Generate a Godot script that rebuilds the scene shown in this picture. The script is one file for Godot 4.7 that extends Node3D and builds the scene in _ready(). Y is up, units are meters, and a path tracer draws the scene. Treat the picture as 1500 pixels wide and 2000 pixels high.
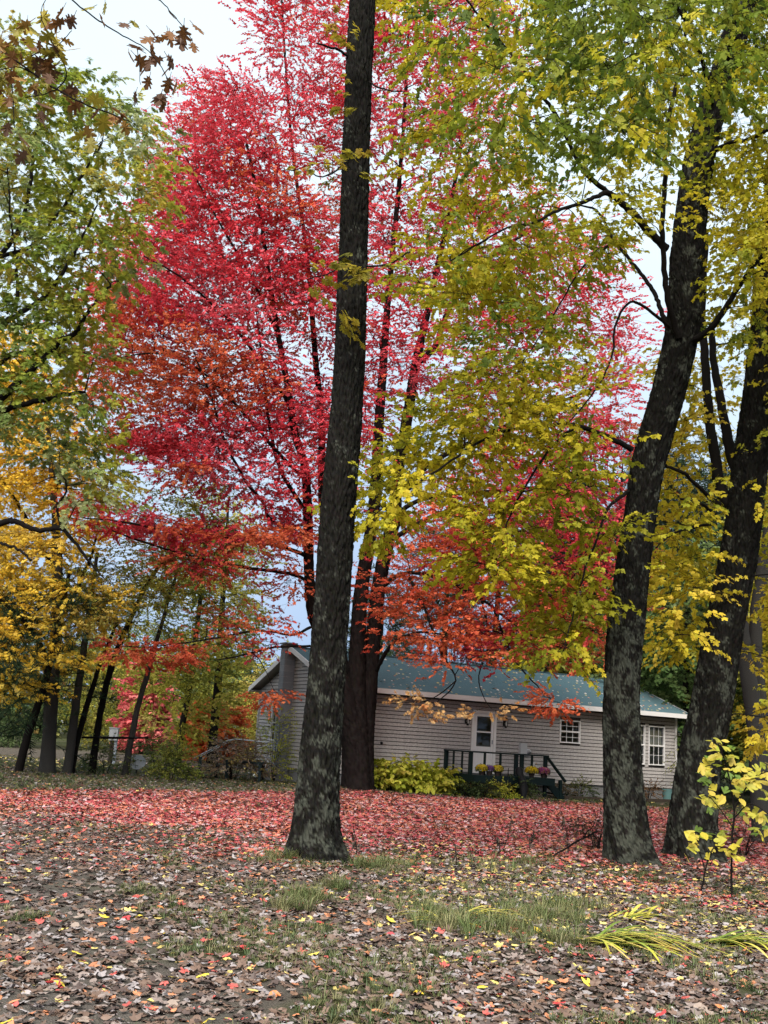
extends Node3D
# A red maple, oaks and a yellow maple in autumn before a ranch house; overcast sky.

const FOCAL := 2085.36            # lens of the photograph in its own pixels (1500 x 2000)
const PITCH := 11.93
const ROLL := 3.58
const EYE := Vector3(0, 1.7, 0)

var rng := RandomNumberGenerator.new()
var cam_basis: Basis
var nz := FastNoiseLite.new()
var nz2 := FastNoiseLite.new()
var used := {}
var M := {}
var leaf_kinds := {}

# ------------------------------------------------------------------ geometry collector
class Acc:
	var v := PackedVector3Array()
	var n := PackedVector3Array()
	var uv := PackedVector2Array()
	var c := PackedColorArray()
	var i := PackedInt32Array()
	func tri(a: Vector3, b: Vector3, d: Vector3, col := Color.WHITE) -> void:
		var k := v.size()
		v.append(a); v.append(b); v.append(d)
		c.append(col); c.append(col); c.append(col)
		i.append(k); i.append(k + 1); i.append(k + 2)
	func quad(a: Vector3, b: Vector3, d: Vector3, e: Vector3, col := Color.WHITE) -> void:
		var k := v.size()
		v.append(a); v.append(b); v.append(d); v.append(e)
		for q in 4: c.append(col)
		i.append_array(PackedInt32Array([k, k + 1, k + 2, k, k + 2, k + 3]))
	func box(lo: Vector3, hi: Vector3, col := Color.WHITE) -> void:
		xbox(Transform3D(Basis(), (lo + hi) / 2), hi - lo, col)
	func xbox(t: Transform3D, s: Vector3, col := Color.WHITE) -> void:
		var k := v.size()
		for q in 8:
			v.append(t * Vector3((0.5 if q & 1 else -0.5) * s.x, (0.5 if q & 2 else -0.5) * s.y, (0.5 if q & 4 else -0.5) * s.z))
			c.append(col)
		for f in [[0, 1, 3, 2], [5, 4, 6, 7], [4, 0, 2, 6], [1, 5, 7, 3], [2, 3, 7, 6], [4, 5, 1, 0]]:
			i.append_array(PackedInt32Array([k + f[0], k + f[2], k + f[1], k + f[0], k + f[3], k + f[2]]))
	func bar(a: Vector3, b: Vector3, w: float, h: float, col := Color.WHITE) -> void:
		var d := (b - a).normalized()
		var side := d.cross(Vector3.UP)
		if side.length() < 0.01: side = Vector3.RIGHT
		side = side.normalized()
		xbox(Transform3D(Basis(side, side.cross(d) * -1.0, d), (a + b) / 2), Vector3(w, h, a.distance_to(b)), col)
	func tube(p: PackedVector3Array, r: PackedFloat32Array, sides: int, col := Color.WHITE, cap := false) -> void:
		var t0 := (p[1] - p[0]).normalized()
		var u := t0.cross(Vector3(0.31, 0.17, 0.93)).normalized()
		var start := v.size()
		var along := 0.0
		for k in p.size():
			var t := (p[mini(k + 1, p.size() - 1)] - p[maxi(k - 1, 0)]).normalized()
			u = (u - t * u.dot(t)).normalized()
			var w := t.cross(u)
			if k > 0: along += p[k].distance_to(p[k - 1])
			for s in sides:
				var a := TAU * s / sides
				var d := u * cos(a) + w * sin(a)
				v.append(p[k] + d * r[k]); n.append(d); c.append(col)
				uv.append(Vector2(float(s) / sides, along))
		for k in p.size() - 1:
			for s in sides:
				var a := start + k * sides + s
				var b := start + k * sides + (s + 1) % sides
				i.append_array(PackedInt32Array([a, a + sides, b, b, a + sides, b + sides]))
		if cap:
			var top := v.size()
			v.append(p[p.size() - 1]); n.append(t0); c.append(col); uv.append(Vector2())
			for s in sides:
				i.append_array(PackedInt32Array([top, start + (p.size() - 1) * sides + (s + 1) % sides, start + (p.size() - 1) * sides + s]))
	func mesh() -> ArrayMesh:
		var a := []
		a.resize(Mesh.ARRAY_MAX)
		a[Mesh.ARRAY_VERTEX] = v
		if n.size() == v.size(): a[Mesh.ARRAY_NORMAL] = n
		if uv.size() == v.size(): a[Mesh.ARRAY_TEX_UV] = uv
		if c.size() == v.size(): a[Mesh.ARRAY_COLOR] = c
		a[Mesh.ARRAY_INDEX] = i
		var m := ArrayMesh.new()
		m.add_surface_from_arrays(Mesh.PRIMITIVE_TRIANGLES, a)
		return m

# ------------------------------------------------------------------ pixels and places
func ray(px: float, py: float) -> Vector3:
	return cam_basis * Vector3((px - 750.0) / FOCAL, (1000.0 - py) / FOCAL, -1.0)

func at(px: float, py: float, depth: float) -> Vector3:          # the point of that pixel's ray that lies depth metres to the north
	var d := ray(px, py)
	return EYE + d * (depth / -d.z)

func onground(px: float, py: float) -> Vector3:
	var d := ray(px, py)
	var p := EYE - d * (EYE.y / d.y)
	p.y = gh(p.x, p.z)
	return p

func wide(p: Vector3, w: float) -> float:                        # radius of a round thing w pixels wide there
	return 0.5 * w * (p - EYE).dot(cam_basis * Vector3(0, 0, -1)) / FOCAL

func gh(x: float, z: float) -> float:
	var h := 0.05 * nz.get_noise_2d(x * 6.0, z * 6.0) + 0.02 * nz.get_noise_2d(x * 40.0, z * 40.0)
	for m in [[-0.62, -14.8, 0.10, 0.9], [4.2, -17.1, 0.10, 1.0], [5.4, -18.1, 0.10, 1.0], [-0.3, -34.3, 0.12, 1.3]]:
		var d2: float = (x - m[0]) ** 2 + (z - m[1]) ** 2
		h += m[2] * exp(-d2 / (m[3] * m[3]))
	return h

# ------------------------------------------------------------------ nodes
func numbered(called: String) -> String:
	used[called] = used.get(called, -1) + 1
	return called if used[called] == 0 else "%s_%03d" % [called, used[called]]

func thing(called: String, label: String, category: String, where := Vector3.ZERO, group := "") -> Node3D:
	var o := Node3D.new()
	o.name = numbered(called)
	add_child(o)
	o.position = where
	tag(o, label, category, group)
	return o

func tag(o: Node, label: String, category: String, group := "", kind := "") -> void:
	if label: o.set_meta("label", label)
	if category: o.set_meta("category", category)
	if group: o.set_meta("group", group)
	if kind: o.set_meta("kind", kind)

func put(mesh: Mesh, called: String, mat: Material, parent: Node) -> MeshInstance3D:
	var o := MeshInstance3D.new()
	o.name = numbered(called) if parent == self else called
	o.mesh = mesh
	o.material_override = mat
	parent.add_child(o, true)
	return o

func boxpart(called: String, lo: Vector3, hi: Vector3, mat: Material, parent: Node) -> MeshInstance3D:
	var a := Acc.new()
	a.box(lo, hi)
	return put(a.mesh(), called, mat, parent)

func multi(called: String, mesh: Mesh, tr: Array, cols: PackedColorArray, mat: Material, parent: Node) -> MultiMeshInstance3D:
	var mm := MultiMesh.new()
	mm.transform_format = MultiMesh.TRANSFORM_3D
	mm.use_colors = true
	mm.mesh = mesh
	mm.instance_count = tr.size()
	for k in tr.size():
		mm.set_instance_transform(k, tr[k])
		mm.set_instance_color(k, cols[k])
	var o := MultiMeshInstance3D.new()
	o.name = numbered(called) if parent == self else called
	o.multimesh = mm
	o.material_override = mat
	parent.add_child(o, true)
	o.set_meta("kind", "stuff")
	return o

func lin(r: float, g: float, b: float) -> Color:
	return Color(r, g, b).linear_to_srgb()

func mat(col: Color, rough := 0.8, extra := {}) -> StandardMaterial3D:      # col is a real-world (linear) base colour
	var m := StandardMaterial3D.new()
	m.albedo_color = Color(col.r, col.g, col.b).linear_to_srgb()
	m.roughness = rough
	m.metallic_specular = 0.35
	for k in extra: m.set(k, extra[k])
	return m

func noise_texture(freq: float, size: int, lo: float, hi: float, seed_: int, octaves := 4, stretch := 1) -> ImageTexture:
	var f := FastNoiseLite.new()
	f.noise_type = FastNoiseLite.TYPE_SIMPLEX_SMOOTH
	f.frequency = freq
	f.fractal_octaves = octaves
	f.seed = seed_
	var im := f.get_seamless_image(size, size)
	im.convert(Image.FORMAT_RGB8)
	for y in size:
		for x in size:
			var g := lo + (hi - lo) * im.get_pixel(x, y).r
			im.set_pixel(x, y, Color(g, g, g))
	if stretch > 1:
		im.resize(size, size / stretch)
	return ImageTexture.create_from_image(im)

# ------------------------------------------------------------------ leaves
func outline(kind: String) -> PackedVector2Array:                 # unit leaf, stalk at the origin, tip at y = 1
	match kind:
		"maple":
			return PackedVector2Array([Vector2(0, 0), Vector2(0.22, -0.02), Vector2(0.36, 0.10), Vector2(0.30, 0.22), Vector2(0.55, 0.42), Vector2(0.50, 0.60), Vector2(0.24, 0.52), Vector2(0.20, 0.78), Vector2(0, 1.0), Vector2(-0.20, 0.78), Vector2(-0.24, 0.52), Vector2(-0.50, 0.60), Vector2(-0.55, 0.42), Vector2(-0.30, 0.22), Vector2(-0.36, 0.10), Vector2(-0.22, -0.02)])
		"oak":
			return PackedVector2Array([Vector2(0, 0), Vector2(0.07, 0.14), Vector2(0.24, 0.14), Vector2(0.13, 0.28), Vector2(0.38, 0.38), Vector2(0.35, 0.46), Vector2(0.15, 0.46), Vector2(0.42, 0.66), Vector2(0.36, 0.74), Vector2(0.13, 0.66), Vector2(0.20, 0.86), Vector2(0.0, 1.0), Vector2(-0.20, 0.86), Vector2(-0.13, 0.66), Vector2(-0.36, 0.74), Vector2(-0.42, 0.66), Vector2(-0.15, 0.46), Vector2(-0.35, 0.46), Vector2(-0.38, 0.38), Vector2(-0.13, 0.28), Vector2(-0.24, 0.14), Vector2(-0.07, 0.14)])
		"lobed":
			return PackedVector2Array([Vector2(0, 0), Vector2(0.14, 0.16), Vector2(0.30, 0.34), Vector2(0.46, 0.62), Vector2(0.40, 0.72), Vector2(0.30, 0.66), Vector2(0.19, 0.54), Vector2(0.24, 0.78), Vector2(0.12, 0.97), Vector2(-0.04, 0.96), Vector2(-0.17, 0.78), Vector2(-0.17, 0.54), Vector2(-0.30, 0.68), Vector2(-0.41, 0.68), Vector2(-0.42, 0.56), Vector2(-0.28, 0.34), Vector2(-0.13, 0.16)])
		"star":
			return PackedVector2Array([Vector2(0, 0), Vector2(0.34, 0.08), Vector2(0.50, 0.50), Vector2(0.20, 0.56), Vector2(0, 1.0), Vector2(-0.20, 0.56), Vector2(-0.50, 0.50), Vector2(-0.34, 0.08)])
	return PackedVector2Array([Vector2(0, 0), Vector2(0.24, 0.25), Vector2(0.28, 0.5), Vector2(0.16, 0.8), Vector2(0, 1.0), Vector2(-0.16, 0.8), Vector2(-0.28, 0.5), Vector2(-0.24, 0.25)])

func add_leaf(a: Acc, t: Transform3D, size: float, kind: String, curl: float, col: Color) -> void:
	var pts := outline(kind)
	var k := a.v.size()
	var mid := Vector2(0, 0.45)
	a.v.append(t * (Vector3(0, -curl * 0.2, -0.45) * size))
	a.c.append(col)
	for p in pts:
		var h := -curl * (p.x * p.x * 1.2 + (p.y - 0.2) * (p.y - 0.2) * 0.8) + curl * 0.25 * p.y
		a.v.append(t * (Vector3(p.x, h, -p.y) * size))
		a.c.append(col)
	for q in pts.size():
		a.i.append_array(PackedInt32Array([k, k + 1 + (q + 1) % pts.size(), k + 1 + q]))

func single_leaf(kind: String, curl: float) -> ArrayMesh:
	var a := Acc.new()
	add_leaf(a, Transform3D(Basis(), Vector3(0, 0, 0.45)), 1.0, kind, curl, Color.WHITE)
	return a.mesh()

func stalked_leaf(kind: String, curl: float) -> ArrayMesh:
	var a := Acc.new()
	add_leaf(a, Transform3D(Basis(), Vector3(0, 0, -0.25)), 1.0, kind, curl, Color.WHITE)
	a.bar(Vector3(0, 0.02, 0), Vector3(0, 0, -0.3), 0.025, 0.025, Color(0.8, 0.55, 0.4))
	return a.mesh()

func spray(kind: String, count: int, size: float, long: float, seed_: int, droop := 0.35) -> ArrayMesh:   # a twig with leaves, along -z, leaves facing up
	var r := RandomNumberGenerator.new()
	r.seed = seed_
	var a := Acc.new()
	a.bar(Vector3.ZERO, Vector3(0, -0.04 * long, -long), 0.006, 0.006, Color(0.16, 0.13, 0.12))
	for k in count:
		var f := (k + 0.6) / count
		var side := -1.0 if k % 2 else 1.0
		if k == count - 1: side = 0.0
		var b := Basis(Vector3.UP, side * r.randf_range(0.5, 1.4) + r.randf_range(-0.3, 0.3)) * Basis(Vector3.RIGHT, -droop + r.randf_range(-0.5, 0.45)) * Basis(Vector3.BACK, r.randf_range(-0.6, 0.6))
		var where := Vector3(side * r.randf_range(0.0, 0.16) * long, r.randf_range(-0.10, 0.10) * long, -long * f)
		var t := r.randf_range(0.78, 1.14)
		add_leaf(a, Transform3D(b, where), size * r.randf_range(0.75, 1.2), kind, r.randf_range(0.0, 0.5), Color(t, t * r.randf_range(0.9, 1.1), t))
	return a.mesh()

func needles(seed_: int) -> ArrayMesh:
	var r := RandomNumberGenerator.new()
	r.seed = seed_
	var a := Acc.new()
	a.bar(Vector3.ZERO, Vector3(0, 0, -0.8), 0.012, 0.012, Color(0.3, 0.25, 0.2))
	for k in 34:
		var z := -0.8 * r.randf()
		var d := Vector3(r.randf_range(-1, 1), r.randf_range(-0.35, 0.45), r.randf_range(-1.0, -0.1)).normalized() * r.randf_range(0.16, 0.28)
		var s := d.cross(Vector3.UP).normalized() * 0.014
		var p := Vector3(0, 0, z)
		var t := r.randf_range(0.75, 1.2)
		a.quad(p - s, p + s, p + d + s * 0.4, p + d - s * 0.4, Color(t, t, t))
	return a.mesh()

# ------------------------------------------------------------------ trees
func smooth(pts: Array, steps: int) -> Array:                      # Catmull-Rom through [Vector3, radius]
	var out := []
	for k in pts.size() - 1:
		var p0: Vector3 = pts[maxi(k - 1, 0)][0]
		var p1: Vector3 = pts[k][0]
		var p2: Vector3 = pts[k + 1][0]
		var p3: Vector3 = pts[mini(k + 2, pts.size() - 1)][0]
		for s in steps:
			var t := float(s) / steps
			out.append([p1.cubic_interpolate(p2, p0, p3, t), lerpf(pts[k][1], pts[k + 1][1], t)])
	out.append(pts[pts.size() - 1])
	return out

func path(px: Array, depth: float, depth2 := -1.0) -> Array:       # [[x, y, width], ...] in pixels -> [[Vector3, radius], ...]
	var out := []
	for k in px.size():
		var d: float = depth if depth2 < 0.0 else lerpf(depth, depth2, float(k) / (px.size() - 1))
		var p := at(px[k][0], px[k][1], d)
		out.append([p, wide(p, px[k][2])])
	return out

func hero_trunk(a: Acc, pts: Array, flare: float, lich: Callable, seed_: int, sides := 112, step := 0.024, bark := 19.0, tint := Color(0.0165, 0.0155, 0.0140), relief := 0.09) -> void:
	# a trunk with real bark relief: ridges and furrows that run up it
	var line := smooth(pts, 12)
	var fine := []
	for k in line.size() - 1:
		var n_ := maxi(1, int((line[k][0] as Vector3).distance_to(line[k + 1][0]) / step))
		for s in n_:
			var t := float(s) / n_
			fine.append([(line[k][0] as Vector3).lerp(line[k + 1][0], t), lerpf(line[k][1], line[k + 1][1], t)])
	fine.append(line[line.size() - 1])
	var base_y: float = fine[0][0].y
	var u := Vector3.RIGHT
	var f := FastNoiseLite.new()
	f.seed = seed_
	f.frequency = 1.0
	f.fractal_octaves = 3
	var f2 := FastNoiseLite.new()
	f2.seed = seed_ + 7
	f2.frequency = 1.0
	f2.fractal_octaves = 2
	var start := a.v.size()
	for k in fine.size():
		var p: Vector3 = fine[k][0]
		var t: Vector3 = ((fine[mini(k + 1, fine.size() - 1)][0] as Vector3) - (fine[maxi(k - 1, 0)][0] as Vector3)).normalized()
		u = (u - t * u.dot(t)).normalized()
		var w := t.cross(u)
		var hgt := p.y - base_y
		for s in sides:
			var an := TAU * s / sides
			var d := u * cos(an) + w * sin(an)
			var r: float = fine[k][1] * 0.91
			var root := flare * exp(-hgt / 0.30) * (0.8 + 0.45 * sin(an * 4.0 + seed_) + 0.25 * sin(an * 7.0 + 2.0 * seed_))
			r *= 1.0 + root + 0.05 * f2.get_noise_3d(d.x * 1.3, hgt * 0.7, d.z * 1.3)
			var q := d * (r * bark)
			var ridge := absf(f.get_noise_3d(q.x, hgt * 2.6, q.z))
			var plate := f2.get_noise_3d(q.x * 0.9, hgt * 9.0, q.z * 0.9)
			r += relief * (minf(ridge * 1.7, 0.40) - 0.2) + 0.12 * relief * plate
			a.v.append(p + d * r)
			var tone := clampf(0.95 + 0.45 * f2.get_noise_3d(q.x * 1.3 + 9.0, hgt * 3.0, q.z * 1.3) + 0.3 * plate, 0.35, 1.8)  # bark grain streaks, deepened in colour to stand in for furrow shade
			var col := tint * tone
			var l: float = lich.call(hgt, an)
			var patch := f2.get_noise_3d(d.x * r * 4.0 + 31.0, hgt * 3.2, d.z * r * 4.0) + 0.55 * f.get_noise_3d(d.x * r * 11.0, hgt * 9.0 + 4.0, d.z * r * 11.0)
			var flake := f.get_noise_3d(d.x * r * 34.0 + 5.0, hgt * 30.0, d.z * r * 34.0)
			if patch + 0.5 * flake > 0.62 - l:
				col = Color(0.062, 0.066, 0.054) * (1.0 + 0.9 * flake)
			elif patch + 0.9 * flake > 0.50 - l:
				col = col.lerp(Color(0.038, 0.039, 0.033), 0.75)
			a.c.append(col)
	for k in fine.size() - 1:
		for s in sides:
			var a0 := start + k * sides + s
			var b0 := start + k * sides + (s + 1) % sides
			a.i.append_array(PackedInt32Array([a0, a0 + sides, b0, b0, a0 + sides, b0 + sides]))
	# smooth normals from neighbours
	a.n.resize(a.v.size())
	for k in fine.size():
		for s in sides:
			var id := start + k * sides + s
			var up_ := a.v[start + mini(k + 1, fine.size() - 1) * sides + s] - a.v[start + maxi(k - 1, 0) * sides + s]
			var rt := a.v[start + k * sides + (s + 1) % sides] - a.v[start + k * sides + (s + sides - 1) % sides]
			a.n[id] = rt.cross(up_).normalized()

func limb(pts: Array, sides: int, parent: Node, called := "limb", steps := 6, wob := 0.0) -> Array:   # a tapering round limb; returns its smooth centre line
	var line := smooth(pts, steps)
	if wob > 0.0:
		for k in line.size():
			line[k][0] += Vector3(rng.randf_range(-wob, wob), rng.randf_range(-wob, wob), rng.randf_range(-wob, wob))
	var p := PackedVector3Array()
	var r := PackedFloat32Array()
	for e in line:
		p.append(e[0])
		r.append(e[1] * (1.0 + 0.10 * nz2.get_noise_3dv(e[0] * 60.0)))
	var a := Acc.new()
	a.tube(p, r, sides, Color.WHITE, true)
	put(a.mesh(), called, M.bark, parent)
	return line

func spread(cands: Callable, n: int, gap: float) -> PackedVector3Array:     # n points from cands() that keep their distance
	var out := PackedVector3Array()
	var tries := 0
	while out.size() < n and tries < n * 30:
		tries += 1
		var p: Vector3 = cands.call()
		if p.y < -50.0: continue
		var ok := true
		for q in out:
			if q.distance_squared_to(p) < gap * gap:
				ok = false
				break
		if ok: out.append(p)
	return out

func in_poly(poly: PackedVector2Array, lo: Vector2, hi: Vector2, d0: float, d1: float, hole := -1.0, freq := 14.0) -> Vector3:
	var p := Vector2(rng.randf_range(lo.x, hi.x), rng.randf_range(lo.y, hi.y))
	if not Geometry2D.is_point_in_polygon(p, poly): return Vector3(0, -99, 0)
	var w := at(p.x, p.y, rng.randf_range(d0, d1))
	if nz.get_noise_3dv(w * freq) < hole: return Vector3(0, -99, 0)
	return w

func poly(a: Array) -> PackedVector2Array:
	var out := PackedVector2Array()
	for k in range(0, a.size(), 2): out.append(Vector2(a[k], a[k + 1]))
	return out

func region(a: Array, d0: float, d1: float, n: int, gap: float, hole := -1.0, freq := 14.0) -> PackedVector3Array:
	var pl := poly(a)
	var lo := pl[0]
	var hi := pl[0]
	for p in pl:
		lo = lo.min(p)
		hi = hi.max(p)
	return spread(func(): return in_poly(pl, lo, hi, d0, d1, hole, freq), n, gap)

func grow(tree: Node3D, skel: Array, clusters: PackedVector3Array, o: Dictionary) -> void:
	# joins every leaf cluster to the nearest branch, then hangs sprays of leaves about it.
	# skel: [[Vector3, radius], ...]; o: rc radius of a cluster, flat its height share, n sprays each, meshes, scale, color callable, rmax
	var sp := PackedVector3Array()
	var sr := PackedFloat32Array()
	for e in skel:
		sp.append(e[0])
		sr.append(e[1])
	var order := []
	for c in clusters:
		var best := 1e9
		for p in sp: best = minf(best, p.distance_squared_to(c))
		order.append([best, c])
	order.sort_custom(func(x, y): return x[0] < y[0])
	var a := Acc.new()
	var tr := []
	var cols := []
	var meshes: Array = o.meshes
	for m in meshes:
		tr.append([])
		cols.append(PackedColorArray())
	var colf: Callable = o.color
	for e in order:
		var c: Vector3 = e[1]
		var bi := 0
		var bc := 1e9
		for k in sp.size():
			var dd := sp[k].distance_to(c)
			var cost := dd + 0.7 * maxf(0.0, sp[k].y - c.y + 0.1)
			if cost < bc:
				bc = cost
				bi = k
		var p0 := sp[bi]
		var d := p0.distance_to(c)
		var r0 := minf(sr[bi] * 0.7, o.get("r0", 0.010) + o.get("rd", 0.010) * d)
		var p1 := p0.lerp(c, 0.4) + Vector3(rng.randf_range(-0.1, 0.1), o.get("arch", 0.12), rng.randf_range(-0.1, 0.1)) * d
		var p2 := p0.lerp(c, 0.75) + Vector3(rng.randf_range(-0.07, 0.07), o.get("arch", 0.12) * 0.6, rng.randf_range(-0.07, 0.07)) * d
		var pp := PackedVector3Array()
		var rr := PackedFloat32Array()
		var seg := clampi(int(d / 0.35) + 2, 3, 9)
		for s in seg + 1:
			var t := float(s) / seg
			var b := p0.bezier_interpolate(p1, p2, c, t)
			if s > 0 and s < seg: b += Vector3(rng.randf_range(-1, 1), rng.randf_range(-1, 1), rng.randf_range(-1, 1)) * 0.018 * d
			pp.append(b)
			rr.append(lerpf(r0, 0.3 * r0 + 0.002, t))
			if s > 0:
				sp.append(b)
				sr.append(rr[s])
		a.tube(pp, rr, 5 if r0 > 0.02 else 4)
		var out_dir := (c - p0)
		out_dir.y *= 0.35
		out_dir = out_dir.normalized()
		for s in int(o.n):
			var rc: float = o.rc
			var off := Vector3(rng.randfn(0, 0.5), rng.randfn(0, 0.5) * o.flat, rng.randfn(0, 0.5)) * rc
			var q := c + off
			var dir := (off * Vector3(1, 0.4, 1) / rc + out_dir * 0.8 + Vector3(rng.randf_range(-0.4, 0.4), rng.randf_range(-0.3, 0.2) - o.get("hang", 0.1), rng.randf_range(-0.4, 0.4))).normalized()
			var z := -dir
			var x := Vector3.UP.cross(z)
			if x.length() < 0.05: x = Vector3.RIGHT
			x = x.normalized().rotated(dir, rng.randf_range(-0.7, 0.7))
			var sc: float = o.scale * rng.randf_range(0.75, 1.25)
			var bs := Basis(x, z.cross(x), z) * sc
			var k := rng.randi() % meshes.size()
			tr[k].append(Transform3D(bs, q))
			cols[k].append(colf.call(q))
			if off.length() > 0.25 * rc and s % 2 == 0:
				a.tube(PackedVector3Array([c - out_dir * 0.15 * rc, c + off * 0.55 + Vector3(0, 0.04, 0), q]), PackedFloat32Array([0.0045, 0.0035, 0.002]) if d < 30.0 else PackedFloat32Array([0.006, 0.005, 0.003]), 3)
	put(a.mesh(), "branchwork", M.bark, tree).set_meta("kind", "stuff")
	for k in meshes.size():
		if tr[k].size(): multi("foliage", meshes[k], tr[k], cols[k], o.get("mat", M.leaf), tree)

func pick(p: Vector3, cols: Array, freq := 10.0, jitter := 0.25) -> Color:     # coherent patches of the given leaf colours
	var t := clampf(0.5 + 0.85 * nz2.get_noise_3dv(p * freq) + rng.randf_range(-jitter, jitter), 0.0, 0.999) * (cols.size() - 1)
	var c: Color = cols[int(t)].lerp(cols[int(t) + 1], fposmod(t, 1.0))
	return c * rng.randf_range(0.82, 1.15)

# ------------------------------------------------------------------ scene
func _ready() -> void:
	rng.seed = 11
	nz.seed = 3
	nz.frequency = 0.02
	nz.fractal_octaves = 3
	nz2.seed = 21
	nz2.frequency = 0.02
	nz2.fractal_octaves = 3
	var cam := Camera3D.new()
	cam.name = "camera"
	cam.fov = rad_to_deg(2.0 * atan(1000.0 / FOCAL))
	cam.position = EYE
	cam.rotation_degrees = Vector3(PITCH, 0, ROLL)
	cam.far = 900.0
	cam.near = 0.1
	cam_basis = Basis.from_euler(Vector3(deg_to_rad(PITCH), 0, deg_to_rad(ROLL)))
	add_child(cam)
	cam.current = true
	var env := Environment.new()
	env.background_mode = Environment.BG_SKY
	env.tonemap_mode = Environment.TONE_MAPPER_LINEAR
	env.tonemap_exposure = 6.4
	env.sdfgi_enabled = true
	env.ssao_enabled = true
	env.ssil_enabled = true
	env.sky = Sky.new()
	env.sky.sky_material = make_sky()
	var we := WorldEnvironment.new()
	we.name = "world_environment"
	we.environment = env
	add_child(we)
	var sun := DirectionalLight3D.new()
	sun.name = "sun"
	sun.light_energy = 0.5
	sun.light_angular_distance = 50.0
	sun.light_color = Color(1.0, 0.97, 0.92)
	sun.shadow_enabled = true
	sun.rotation_degrees = Vector3(-46, -14, 0)
	add_child(sun)
	make_materials()
	ground()
	house()
	red_maple()
	yellow_maple()
	foreground_trees()
	left_trees()
	backdrop()
	yard_things()
	foreground_plants()
	litter()

func make_sky() -> PanoramaSkyMaterial:
	var w := 1024
	var h := 512
	var im := Image.create(w, h, false, Image.FORMAT_RGBF)
	var f := FastNoiseLite.new()
	f.seed = 5
	f.frequency = 1.0
	f.fractal_octaves = 5
	for y in h:
		var el := PI * (0.5 - (y + 0.5) / h)
		for x in w:
			var az := TAU * (x + 0.5) / w
			var d := Vector3(cos(el) * sin(az), sin(el), cos(el) * cos(az))
			var c := Color(0.12, 0.12, 0.10)
			if el > 0.0:
				var n := f.get_noise_3d(d.x * 1.6, d.y * 3.2, d.z * 1.6)
				var cloud := clampf(smoothstep(0.03, 0.50, sin(el)) + 0.30 * n, 0.0, 1.0)
				c = Color(0.074, 0.100, 0.144).lerp(Color(0.150, 0.178, 0.196), cloud)
			im.set_pixel(x, y, c)
	var s := PanoramaSkyMaterial.new()
	s.panorama = ImageTexture.create_from_image(im)
	return s

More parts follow.
